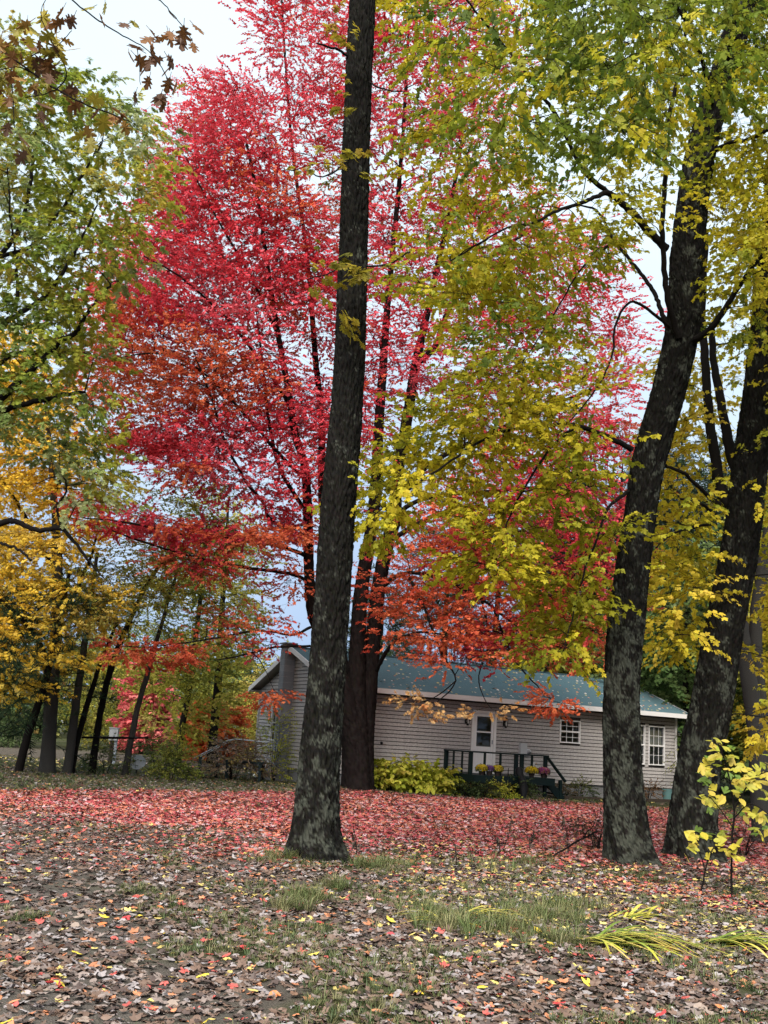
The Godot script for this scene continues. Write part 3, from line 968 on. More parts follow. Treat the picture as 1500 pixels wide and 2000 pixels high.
	for k in 420:
		var z := rng.randf_range(-HW / 2.0 + 0.1, OVER)
		var x := rng.randf_range(0.0, HL + 0.2)
		var sl := atan((PEAK - EAVE - 0.17) / (HW / 2.0 + OVER))
		tr.append(Transform3D(Basis(Vector3.RIGHT, sl) * Basis(Vector3.UP, rng.randf() * TAU) * Basis(Vector3.RIGHT, rng.randfn(0, 0.2)) * rng.randf_range(0.06, 0.12), Vector3(x, roof_y(z) + 0.025, z)))
		cols.append([Color(0.5, 0.42, 0.34), Color(0.62, 0.56, 0.52), Color(0.5, 0.22, 0.12), Color(0.55, 0.45, 0.16)][rng.randi() % 4] * rng.randf_range(0.8, 1.1))
	var rl := multi("roof_leaves", single_leaf("maple", 0.4), tr, cols, M.litter, self)
	rl.transform = h.transform
	tag(rl, "pale fallen leaves scattered over the blue-grey shingle roof", "leaf litter")
	# low side roof beyond the far corner
	var p := thing("side_porch", "low side porch with a blue roof and white fascia at the house end", "porch", h.position)
	p.rotation = h.rotation
	a = Acc.new()
	a.quad(Vector3(HL + 0.06, 2.62, -0.9), Vector3(HL + 0.06, 3.02, -2.4), Vector3(HL + 3.2, 3.02, -2.4), Vector3(HL + 3.2, 2.62, -0.9))
	a.quad(Vector3(HL + 0.06, 3.02, -2.4), Vector3(HL + 0.06, 3.02, -6.5), Vector3(HL + 3.2, 3.02, -6.5), Vector3(HL + 3.2, 3.02, -2.4))
	put(a.mesh(), "roof_slope", M.roof, p)
	boxpart("fascia", Vector3(HL + 0.06, 2.52, -0.96), Vector3(HL + 3.2, 2.635, -0.9), M.trim, p)
	boxpart("ceiling", Vector3(HL + 0.06, 2.50, -6.5), Vector3(HL + 3.2, 2.515, -0.97), M.soffit, p)
	boxpart("back_wall", Vector3(HL + 0.06, 0.0, -3.2), Vector3(HL + 3.2, 2.5, -3.1), M.siding[0], p)
	boxpart("post", Vector3(HL + 3.05, 0.0, -1.1), Vector3(HL + 3.17, 2.5, -0.98), M.trim, p)
	boxpart("slab", Vector3(HL + 0.06, -0.1, -3.1), Vector3(HL + 3.2, 0.08, -0.9), M.concrete, p)
	front_deck(h)

func front_deck(h: Node3D) -> void:
	var k := thing("front_deck", "dark green wooden deck with railing, lattice skirt and steps at the front door", "deck", h.position)
	k.rotation = h.rotation
	var s0 := 4.25
	var s1 := 7.42
	var z1 := 1.68
	var fl := 0.70
	for q in 13:
		var z := 0.06 + q * 0.149
		boxpart("floor_board", Vector3(s0, fl - 0.035, z), Vector3(s1, fl, z + 0.138), M.green, k)
	boxpart("rim_beam", Vector3(s0 - 0.02, fl - 0.24, z1 + 0.33), Vector3(s1 + 0.06, fl - 0.002, z1 + 0.37), M.green, k)
	boxpart("rim_beam", Vector3(s0 - 0.06, fl - 0.24, 0.05), Vector3(s0 - 0.005, fl - 0.004, z1 + 0.37), M.green, k)
	boxpart("rim_beam", Vector3(s1 + 0.005, fl - 0.24, 0.05), Vector3(s1 + 0.055, fl - 0.004, z1 + 0.328), M.green, k)
	var posts := [Vector3(s0 + 0.02, 0, z1), Vector3(6.10, 0, z1), Vector3(6.33, 0, z1), Vector3(s1 - 0.10, 0, z1), Vector3(s0 + 0.02, 0, 0.10)]
	for p in posts:
		boxpart("post", Vector3(p.x - 0.06, fl - 0.7, p.z - 0.05), Vector3(p.x + 0.06, fl + 0.71, p.z + 0.05), M.green, k)
	boxpart("top_rail", Vector3(s0 - 0.08, fl + 0.71, z1 - 0.07), Vector3(s1 + 0.0, fl + 0.76, z1 + 0.08), M.green, k)
	boxpart("top_rail", Vector3(s0 - 0.06, fl + 0.705, 0.04), Vector3(s0 + 0.08, fl + 0.755, z1 - 0.071), M.green, k)
	for s in [4.83, 5.46, 6.76]:
		boxpart("baluster", Vector3(s - 0.04, fl - 0.1, z1 - 0.025), Vector3(s + 0.04, fl + 0.71, z1 + 0.011), M.green, k)
	for z in [0.60, 1.15]:
		boxpart("baluster", Vector3(s0 - 0.0, fl - 0.1, z - 0.04), Vector3(s0 + 0.035, fl + 0.705, z + 0.04), M.green, k)
	# steps down beyond the far end
	for q in 3:
		var x := s1 + 0.06 + q * 0.22
		boxpart("tread", Vector3(x, fl - 0.19 - q * 0.18, 0.55), Vector3(x + 0.27, fl - 0.15 - q * 0.18, z1 - 0.02), M.green, k)
	for z in [0.5, z1 + 0.02]:
		var a := Acc.new()
		a.bar(Vector3(s1 + 0.0, fl - 0.14, z), Vector3(s1 + 0.66, -0.02, z), 0.045, 0.24)
		put(a.mesh(), "stringer", M.green, k)
	boxpart("newel_post", Vector3(s1 + 0.50, -0.05, z1 - 0.03), Vector3(s1 + 0.60, fl - 0.06, z1 + 0.07), M.green, k)
	var hr := Acc.new()
	hr.bar(Vector3(s1 - 0.08, fl + 0.735, z1 + 0.02), Vector3(s1 + 0.76, fl - 0.10, z1 + 0.02), 0.11, 0.06)
	put(hr.mesh(), "handrail", M.green, k)
	# lattice skirt, slat by slat
	for part_ in [[4.42, 5.55], [6.45, 7.30]]:
		var x: float = part_[0]
		while x < part_[1] + 0.4:
			for dir in 2:
				var a := Acc.new()
				var zz := z1 - 0.02 - 0.012 * dir
				var x0 := clampf(x if dir == 0 else x - 0.42, part_[0], part_[1])
				var x1 := clampf(x - 0.42 if dir == 0 else x, part_[0], part_[1])
				if absf(x1 - x0) > 0.05:
					var f0 := (x - x0) / 0.42 if dir == 0 else (x0 - x + 0.42) / 0.42
					var f1 := (x - x1) / 0.42 if dir == 0 else (x1 - x + 0.42) / 0.42
					a.bar(Vector3(x0, 0.02 + 0.42 * f0, zz), Vector3(x1, 0.02 + 0.42 * f1, zz), 0.008, 0.034)
					put(a.mesh(), "lattice_slat", M.lattice, k)
			x += 0.105
	boxpart("skirt_board", Vector3(5.56, 0.0, z1 - 0.03), Vector3(6.44, 0.45, z1), M.green, k)
	# flower pots on the deck's edge
	var mum := func(s: float, col: Color, col2: Color, label: String, r: float) -> void:
		var o := thing("flower_pot", label, "potted flowers", k.transform * Vector3(s, fl, z1 + 0.19), "potted chrysanthemums along the deck edge")
		var a := Acc.new()
		a.tube(PackedVector3Array([Vector3(0, 0, 0), Vector3(0, 0.10, 0), Vector3(0, 0.14, 0)]), PackedFloat32Array([0.075, 0.105, 0.115]), 12, Color.WHITE, true)
		put(a.mesh(), "pot", M.pot, o)
		var t1 := []
		var c1 := PackedColorArray()
		var t2 := []
		var c2 := PackedColorArray()
		for q in 330:
			var d := Vector3(rng.randfn(0, 1), rng.randf_range(-0.25, 1.0), rng.randfn(0, 1)).normalized()
			var b := Basis(Quaternion(Vector3.UP, d)) * rng.randf_range(0.8, 1.2)
			if q % 3 == 0:
				t1.append(Transform3D(b, Vector3(0, 0.19, 0) + d * r * Vector3(0.9, 0.62, 0.9)))
				c1.append(Color(0.05, 0.075, 0.025) * rng.randf_range(0.7, 1.2))
			else:
				t2.append(Transform3D(b, Vector3(0, 0.21, 0) + d * r * Vector3(1, 0.68, 1)))
				c2.append((col if rng.randf() < 0.75 else col2) * rng.randf_range(0.8, 1.1))
		multi("greenery", tuft(5, 0.07, 0.8, 3, 0.012), t1, c1, M.leaf, o)
		multi("blossoms", blossom(), t2, c2, M.leaf, o)
	mum.call(4.60, Color(0.72, 0.55, 0.02), Color(0.6, 0.5, 0.1), "yellow chrysanthemum pot on the deck edge by the corner post", 0.19)
	mum.call(4.90, Color(0.27, 0.09, 0.40), Color(0.42, 0.25, 0.5), "small violet chrysanthemum pot between two yellow ones", 0.15)
	mum.call(5.22, Color(0.72, 0.55, 0.02), Color(0.6, 0.5, 0.1), "yellow chrysanthemum pot beside the violet one, below the baluster", 0.19)
	mum.call(6.62, Color(0.78, 0.58, 0.02), Color(0.6, 0.5, 0.1), "yellow chrysanthemum pot beside the goose figure", 0.22)
	mum.call(7.12, Color(0.35, 0.06, 0.24), Color(0.55, 0.25, 0.10), "purple and orange chrysanthemum pot in front of the goose figure", 0.21)
	# goose figure
	var g := thing("goose_figure", "white garden goose figure with a raised neck among the flower pots", "figure", k.transform * Vector3(7.02, fl, z1 - 0.42))
	var a := Acc.new()
	a.tube(PackedVector3Array([Vector3(-0.22, 0.12, 0), Vector3(-0.12, 0.14, 0), Vector3(0.0, 0.15, 0), Vector3(0.08, 0.20, 0), Vector3(0.10, 0.30, 0), Vector3(0.09, 0.40, 0), Vector3(0.11, 0.46, 0), Vector3(0.15, 0.47, 0)]), PackedFloat32Array([0.02, 0.09, 0.12, 0.08, 0.038, 0.032, 0.042, 0.02]), 12, Color.WHITE, true)
	put(a.mesh(), "body", M.white, g)
	a = Acc.new()
	a.tube(PackedVector3Array([Vector3(0.14, 0.465, 0), Vector3(0.22, 0.445, 0)]), PackedFloat32Array([0.018, 0.004]), 8, Color.WHITE, true)
	put(a.mesh(), "beak", mat(Color(0.5, 0.25, 0.05)), g)
	for s in [-0.04, 0.04]:
		a = Acc.new()
		a.tube(PackedVector3Array([Vector3(-0.02, 0.0, s), Vector3(-0.02, 0.1, s)]), PackedFloat32Array([0.022, 0.018]), 6)
		put(a.mesh(), "leg", mat(Color(0.5, 0.25, 0.05)), g)
	# dark ornament standing on a stake before the deck
	var b := thing("garden_ornament", "black rounded metal garden ornament standing before the deck", "ornament", k.transform * Vector3(5.92, 0.0, z1 + 0.55))
	a = Acc.new()
	a.tube(PackedVector3Array([Vector3(0.12, 0.0, 0), Vector3(0.10, 0.35, 0), Vector3(0.06, 0.62, 0), Vector3(-0.02, 0.78, 0)]), PackedFloat32Array([0.10, 0.15, 0.13, 0.07]), 12, Color.WHITE, true)
	put(a.mesh(), "body", M.black, b)
	a = Acc.new()
	a.tube(PackedVector3Array([Vector3(-0.02, 0.74, 0), Vector3(-0.04, 0.80, 0), Vector3(-0.05, 0.90, 0), Vector3(-0.07, 0.99, 0), Vector3(-0.08, 1.03, 0)]), PackedFloat32Array([0.06, 0.13, 0.15, 0.11, 0.03]), 12, Color.WHITE, true)
	put(a.mesh(), "head", M.black, b)
	a = Acc.new()
	a.tube(PackedVector3Array([Vector3(-0.42, -0.05, 0), Vector3(-0.42, 0.7, 0), Vector3(-0.42, 0.98, 0)]), PackedFloat32Array([0.018, 0.018, 0.012]), 6, Color.WHITE, true)
	put(a.mesh(), "stake", M.black, b)

func blossom() -> ArrayMesh:
	var a := Acc.new()
	for k in 7:
		var an := TAU * k / 7.0
		var d := Vector3(cos(an), 0.3, sin(an)) * 0.045
		var s := Vector3(-sin(an), 0, cos(an)) * 0.013
		a.quad(Vector3.ZERO, d * 0.6 + s, d, d * 0.6 - s, Color.WHITE)
	return a.mesh()

# ------------------------------------------------------------------ trees of the picture
func red_maple() -> void:
	rng.seed = 31
	var D := 34.3
	var base := Vector3(-0.3, 0, -34.3)
	var t := thing("red_maple_tree", "huge many-stemmed maple with crimson leaves standing before the house", "tree")
	# the fluted butt: stems grown together
	var stems := [
		[[695, 1552, 54], [690, 1440, 44], [672, 1350, 40], [640, 1270, 28], [612, 1200, 23], [604, 1120, 20], [601, 1000, 18], [595, 910, 16], [577, 850, 14], [563, 760, 12], [548, 680, 10], [528, 560, 8], [505, 400, 6], [480, 270, 4]],
		[[688, 1552, 46], [684, 1440, 36], [672, 1320, 26], [650, 1180, 18], [634, 1040, 16], [628, 940, 15], [628, 820, 13], [616, 700, 11], [600, 500, 7], [572, 300, 5], [556, 100, 3], [548, -60, 2]],
		[[702, 1552, 46], [700, 1440, 40], [696, 1340, 38], [698, 1270, 34], [706, 1150, 29], [730, 1000, 24], [739, 850, 20], [745, 760, 17], [760, 560, 11], [782, 330, 7], [796, 100, 4], [800, -80, 2.5]],
		[[708, 1552, 48], [712, 1440, 40], [720, 1340, 36], [727, 1270, 31], [739, 1150, 29], [757, 1060, 27], [771, 1012, 26], [775, 937, 24], [797, 806, 21], [812, 712, 18], [824, 656, 15], [850, 540, 11], [880, 400, 8], [905, 260, 5]],
	]
	var skel := []
	var k := 0
	for s in stems:
		var e := path(s, D + [0.0, 0.3, -0.15, 0.1][k], D + [-1.5, 2.5, 0.5, 1.0][k])
		var sa := Acc.new()
		hero_trunk(sa, e, 0.16, func(_h, _an): return -0.6, 20 + k, 40, 0.06, 11.0, Color(0.021, 0.0165, 0.016), 0.10)
		put(sa.mesh(), "stem", M.trunk, t)
		skel += smooth(e, 6)
		k += 1
	var limbs := [
		[[[592, 990, 9], [550, 922, 8], [529, 844, 7], [514, 724, 5], [500, 600, 3]], 34.0, 33.0],
		[[[595, 1048, 8], [529, 1015, 7], [514, 982, 6], [481, 940, 6], [439, 862, 5], [412, 775, 4], [380, 690, 3]], 33.8, 31.0],
		[[[595, 1084, 9], [544, 1066, 8], [490, 1057, 7], [400, 1048, 6], [330, 1038, 5], [250, 1020, 4], [160, 1012, 2.5]], 33.6, 30.5],
		[[[601, 1135, 8], [565, 1120, 7], [475, 1108, 6], [400, 1093, 5], [300, 1065, 4], [215, 1035, 3]], 33.8, 31.5],
		[[[606, 1225, 6], [570, 1240, 5], [520, 1232, 4], [470, 1236, 4], [400, 1250, 3], [300, 1262, 2.5], [225, 1262, 2]], 33.6, 31.0],
		[[[606, 1262, 5], [560, 1262, 4], [520, 1268, 3.5], [450, 1285, 3], [420, 1290, 2]], 33.5, 32.0],
		[[[598, 940, 8], [540, 880, 7], [470, 800, 6], [400, 730, 5], [320, 690, 4], [230, 700, 2.5]], 33.8, 30.5],
		[[[570, 800, 8], [520, 720, 6], [440, 620, 5], [350, 540, 4], [280, 500, 2.5]], 33.6, 31.0],
		[[[545, 660, 7], [490, 540, 6], [420, 420, 4], [370, 320, 3]], 33.4, 32.0],
		[[[812, 712, 14], [850, 675, 12], [880, 600, 10], [960, 500, 8], [1040, 450, 5], [1100, 430, 3]], 34.4, 36.0],
		[[[775, 960, 13], [850, 900, 11], [950, 850, 9], [1060, 800, 7], [1160, 760, 5], [1220, 760, 3]], 34.4, 36.0],
		[[[771, 1012, 11], [800, 985, 9], [850, 970, 8], [950, 960, 7], [1080, 950, 5], [1200, 950, 3]], 34.3, 33.0],
		[[[757, 1060, 10], [820, 1020, 9], [880, 1000, 8], [960, 1040, 6], [1060, 1120, 4], [1140, 1210, 3]], 34.0, 32.0],
		[[[740, 1150, 9], [790, 1120, 8], [860, 1130, 7], [940, 1170, 6], [1020, 1230, 4], [1110, 1270, 3]], 34.0, 33.0],
		[[[736, 1310, 9], [750, 1280, 8], [775, 1250, 7], [820, 1235, 5], [870, 1240, 3]], 34.0, 32.0],
		[[[800, 1130, 7], [830, 1190, 6], [860, 1270, 5], [890, 1330, 3], [850, 1375, 2]], 33.5, 31.5],
		[[[960, 1180, 5], [1000, 1280, 4], [1040, 1330, 3], [1080, 1370, 2]], 33.0, 32.0],
	]
	for l in limbs:
		skel += limb(path(l[0], l[1], l[2]), 7, t, "limb", 5, 0.015)
	var cl := PackedVector3Array()
	# crown, seen as the photograph's outline and filled through its depth
	cl.append_array(region([520, -90, 498, 60, 500, 110, 548, 178, 580, 260, 610, 330, 660, 330, 800, 300, 960, 300, 990, 0, 960, -90], 30.5, 38.0, 210, 0.66, -0.45))
	cl.append_array(region([440, 150, 385, 200, 340, 270, 318, 370, 276, 440, 248, 500, 215, 580, 300, 640, 420, 640, 560, 620, 640, 560, 620, 420, 560, 330, 540, 240, 500, 165], 30.5, 37.0, 290, 0.60, -0.5))
	cl.append_array(region([215, 580, 170, 700, 175, 760, 215, 800, 300, 880, 430, 900, 520, 800, 560, 640, 420, 640], 30.0, 36.0, 150, 0.62, -0.4))
	cl.append_array(region([560, 640, 520, 800, 560, 900, 700, 900, 780, 700, 780, 340, 640, 360], 31.0, 38.0, 120, 0.72, -0.2))
	cl.append_array(region([780, 340, 780, 720, 900, 800, 1100, 780, 1230, 700, 1180, 520, 1090, 420, 1000, 330], 31.0, 38.0, 160, 0.75, -0.35))
	cl.append_array(region([880, 800, 860, 930, 960, 1090, 1060, 1290, 1170, 1290, 1225, 1080, 1235, 880, 1220, 700, 1100, 780], 30.5, 37.0, 160, 0.7, -0.35))
	cl.append_array(region([760, 1000, 760, 1200, 900, 1250, 1050, 1290, 1000, 1120, 900, 950], 31.0, 36.0, 70, 0.62, -0.2))
	var airy := PackedVector3Array()
	airy.append_array(region([300, 880, 430, 860, 520, 780, 640, 760, 700, 900, 640, 1010, 560, 1010, 450, 1000, 330, 960], 30.5, 35.0, 84, 0.5, -0.4))
	airy.append_array(region([330, 1040, 600, 1050, 600, 1150, 470, 1140, 330, 1110], 30.5, 34.0, 34, 0.5, -0.2))
	airy.append_array(region([400, 1150, 600, 1160, 600, 1250, 480, 1270, 400, 1260], 30.5, 34.0, 12, 0.5))
	airy.append_array(region([740, 1100, 900, 1120, 1000, 1280, 880, 1300, 760, 1290], 31.0, 35.0, 30, 0.5, -0.2))
	var small := PackedVector3Array()
	small.append_array(region([140, 985, 180, 975, 330, 1012, 480, 1030, 600, 1030, 600, 1062, 420, 1052, 250, 1050, 150, 1025], 30.0, 33.5, 60, 0.4))
	small.append_array(region([210, 1255, 290, 1245, 385, 1262, 380, 1300, 300, 1295, 225, 1280], 30.5, 32.0, 16, 0.42))
	small.append_array(region([200, 840, 330, 850, 420, 900, 330, 930, 240, 890], 30.0, 33.0, 30, 0.42))
	small.append_array(region([500, 985, 600, 1000, 620, 1050, 520, 1040], 33.0, 34.5, 9, 0.4))
	small.append_array(region([490, 1320, 545, 1345, 540, 1385, 500, 1360], 31.5, 32.5, 3, 0.3))
	small.append_array(region([800, 1235, 920, 1230, 930, 1270, 830, 1285], 31.5, 33.0, 9, 0.45))
	small.append_array(region([1050, 1350, 1110, 1365, 1105, 1395, 1070, 1385], 31.5, 32.3, 5, 0.3))
	var crim := [Color(0.50, 0.030, 0.042), Color(0.64, 0.052, 0.075), Color(0.70, 0.080, 0.115), Color(0.74, 0.150, 0.185)]
	var oran := [Color(0.50, 0.065, 0.040), Color(0.60, 0.120, 0.055), Color(0.64, 0.180, 0.070), Color(0.66, 0.085, 0.085)]
	var colf := func(p: Vector3) -> Color:
		var u := 0.5 + 1.3 * nz.get_noise_3dv(p * 8.0) + clampf((12.0 - p.y) * 0.08, -0.25, 0.7) + (0.18 if p.x < -5.0 and p.y < 13.5 else 0.0)
		return pick(p, oran, 12.0) if u > 0.62 else pick(p, crim, 12.0)
	grow(t, skel, airy, {"rc": 0.8, "flat": 0.5, "n": 14, "meshes": leaf_kinds.maple, "scale": 0.88, "color": colf, "r0": 0.007, "rd": 0.009})
	grow(t, skel, small, {"rc": 0.42, "flat": 0.4, "n": 13, "meshes": leaf_kinds.maple, "scale": 0.95, "color": colf, "r0": 0.006, "rd": 0.008})
	grow(t, skel, cl, {"rc": 1.05, "flat": 0.5, "n": 24, "meshes": leaf_kinds.maple, "scale": 0.90, "color": colf, "r0": 0.012, "rd": 0.011, "arch": 0.16, "hang": 0.08})
	# the tan tips that hang before the wall
	rng.seed = 35
	var tips := region([770, 1368, 820, 1352, 868, 1385, 858, 1408, 810, 1395], 31.4, 31.8, 16, 0.16)
	tips.append_array(region([850, 1375, 1010, 1375, 1010, 1402, 930, 1402, 850, 1388], 31.4, 31.8, 8, 0.2))
	grow(t, limb(path([[890, 1330, 3], [860, 1355, 2.5], [830, 1370, 2], [790, 1372, 1.5]], 31.6), 5, t, "limb", 4) + limb(path([[940, 1170, 4], [955, 1250, 3.5], [935, 1320, 2.5], [945, 1362, 2], [960, 1385, 1.5]], 33.2, 31.6), 5, t, "limb", 4), tips, {"rc": 0.24, "flat": 0.7, "n": 4, "meshes": [spray("maple", 5, 0.085, 0.2, 151, 0.8)], "scale": 1.0, "color": func(p): return pick(p, [Color(0.62, 0.33, 0.12), Color(0.66, 0.45, 0.22), Color(0.55, 0.24, 0.09)], 40.0), "r0": 0.004, "rd": 0.004})

func yellow_maple() -> void:
	rng.seed = 41
	var D := 17.05
	var t := thing("yellow_maple_tree", "leaning grey-barked maple with yellow-green leaves, lichen on its lower trunk", "tree")
	var tp := path([[1238, 1712, 92], [1226, 1640, 88], [1217, 1525, 80], [1214, 1350, 73], [1224, 1210, 74], [1251, 1000, 64], [1268, 900, 68], [1305, 767, 68], [1335, 633, 68], [1342, 500, 66], [1368, 300, 60], [1427, 100, 52], [1465, -60, 46], [1490, -220, 36], [1500, -420, 22]], D)
	var a := Acc.new()
	hero_trunk(a, tp, 0.65, func(h, _an): return 0.54 if h < 4.0 else 0.14, 4)
	put(a.mesh(), "trunk", M.trunk, t)
	var skel := smooth(tp, 4)
	var limbs := [
		[[[1302, 485, 17], [1270, 455, 15], [1230, 410, 14], [1190, 378, 12], [1165, 385, 9], [1130, 398, 8], [1080, 415, 6], [1045, 435, 5], [980, 450, 4], [880, 510, 3]], 16.9, 15.5],
		[[[1190, 378, 11], [1150, 345, 9], [1120, 300, 8], [1090, 230, 8], [1060, 190, 7], [1010, 120, 6], [965, 65, 5], [920, 10, 4], [880, -50, 3]], 16.6, 14.0],
		[[[1325, 690, 12], [1300, 630, 10], [1285, 590, 9], [1270, 560, 8], [1240, 520, 7], [1200, 470, 6], [1170, 415, 5], [1130, 400, 3]], 17.0, 17.6],
		[[[1325, 660, 13], [1304, 585, 12], [1296, 500, 10], [1293, 430, 10], [1300, 330, 9], [1295, 280, 8], [1312, 200, 8], [1335, 100, 6], [1340, 20, 5], [1320, -60, 4]], 16.8, 14.5],
		[[[1350, 668, 15], [1390, 640, 13], [1430, 580, 11], [1470, 520, 9], [1520, 470, 7]], 16.9, 15.5],
		[[[1235, 878, 12], [1180, 850, 10], [1130, 832, 9], [1090, 830, 8], [1020, 835, 6], [950, 855, 5], [880, 900, 4.5], [800, 955, 3.5], [730, 1005, 2.5]], 16.8, 15.0],
		[[[1130, 832, 6], [1080, 870, 5], [1020, 960, 4], [980, 1050, 3], [960, 1130, 2]], 16.3, 15.5],
		[[[1228, 960, 7], [1190, 990, 6], [1170, 1040, 5], [1140, 1120, 4], [1120, 1200, 3], [1100, 1270, 2]], 16.9, 16.0],
		[[[1390, 300, 9], [1420, 280, 8], [1470, 270, 7], [1520, 240, 5]], 16.9, 15.0],
		[[[1200, 470, 5], [1140, 520, 4], [1090, 600, 3], [1040, 680, 2.5], [1000, 740, 2]], 17.0, 15.8],
		[[[1325, 655, 8], [1275, 612, 6], [1230, 590, 5], [1200, 640, 4.5], [1195, 700, 4], [1150, 780, 3], [1060, 880, 2.5]], 17.0, 16.0],
		[[[1390, 200, 10], [1350, 60, 8], [1250, -60, 6], [1120, -120, 4]], 16.8, 11.5],
		[[[1420, 120, 9], [1440, -40, 8], [1380, -160, 6], [1300, -220, 4]], 16.8, 10.5],
	]
	for l in limbs:
		skel += limb(path(l[0], l[1], l[2]), 8, t, "limb", 6, 0.012)
	var cl := PackedVector3Array()
	cl.append_array(region([770, -60, 765, 160, 800, 330, 790, 480, 780, 560, 860, 640, 1000, 700, 1130, 640, 1160, 520, 1250, 480, 1300, 300, 1380, -60], 14.0, 18.8, 150, 0.42, -0.15, 30.0))
	cl.append_array(region([860, 640, 1000, 700, 1130, 700, 1150, 560, 1220, 520, 1130, 450, 900, 500], 15.0, 18.5, 20, 0.4, -0.05, 30.0))
	cl.append_array(region([900, 700, 1160, 690, 1190, 800, 1150, 880, 1000, 900, 880, 960, 800, 980, 720, 1060, 695, 1085, 700, 980, 760, 880, 840, 800], 14.8, 17.2, 74, 0.3, -0.08, 34.0))
	cl.append_array(region([900, 940, 1010, 900, 1060, 980, 1010, 1100, 960, 1150, 920, 1090], 15.2, 16.6, 26, 0.28, -0.2, 30.0))
	cl.append_array(region([1060, 880, 1160, 860, 1215, 960, 1200, 1120, 1170, 1230, 1110, 1290, 1050, 1280, 1080, 1100], 15.6, 17.6, 36, 0.3, -0.05, 30.0))
	cl.append_array(region([1370, -60, 1560, -60, 1560, 640, 1480, 660, 1390, 560, 1400, 300], 14.5, 19.5, 130, 0.38, -0.4, 30.0))
	cl.append_array(region([820, -140, 840, 60, 960, 250, 1100, 330, 1280, 300, 1400, 160, 1540, 120, 1540, -140], 9.5, 13.5, 66, 0.36, -0.2, 30.0))
	# over the camera and to the side, out of the picture, where the crown goes on
	cl.append_array(region([700, -700, 700, -140, 1560, -140, 1900, -100, 1900, -800], 12.0, 19.0, 40, 1.0))
	cl.append_array(region([1560, -100, 1560, 700, 2000, 700, 2000, -100], 13.0, 20.0, 26, 0.9))
	var cols := [Color(0.26, 0.29, 0.026), Color(0.40, 0.38, 0.025), Color(0.52, 0.45, 0.026), Color(0.60, 0.50, 0.036)]
	var greens := [Color(0.11, 0.17, 0.022), Color(0.18, 0.23, 0.024), Color(0.28, 0.30, 0.026)]
	grow(t, skel, cl, {"rc": 0.52, "flat": 0.42, "n": 10, "meshes": leaf_kinds.bigmaple, "scale": 0.9, "color": func(p: Vector3): return pick(p, greens, 16.0) if (nz.get_noise_3dv(p * 12.0) + 0.06 * (p.y - 7.5) + 0.13 * (p.z + 14.5)) > 0.22 else pick(p, cols, 18.0), "r0": 0.006, "rd": 0.008, "arch": 0.14, "hang": 0.22})

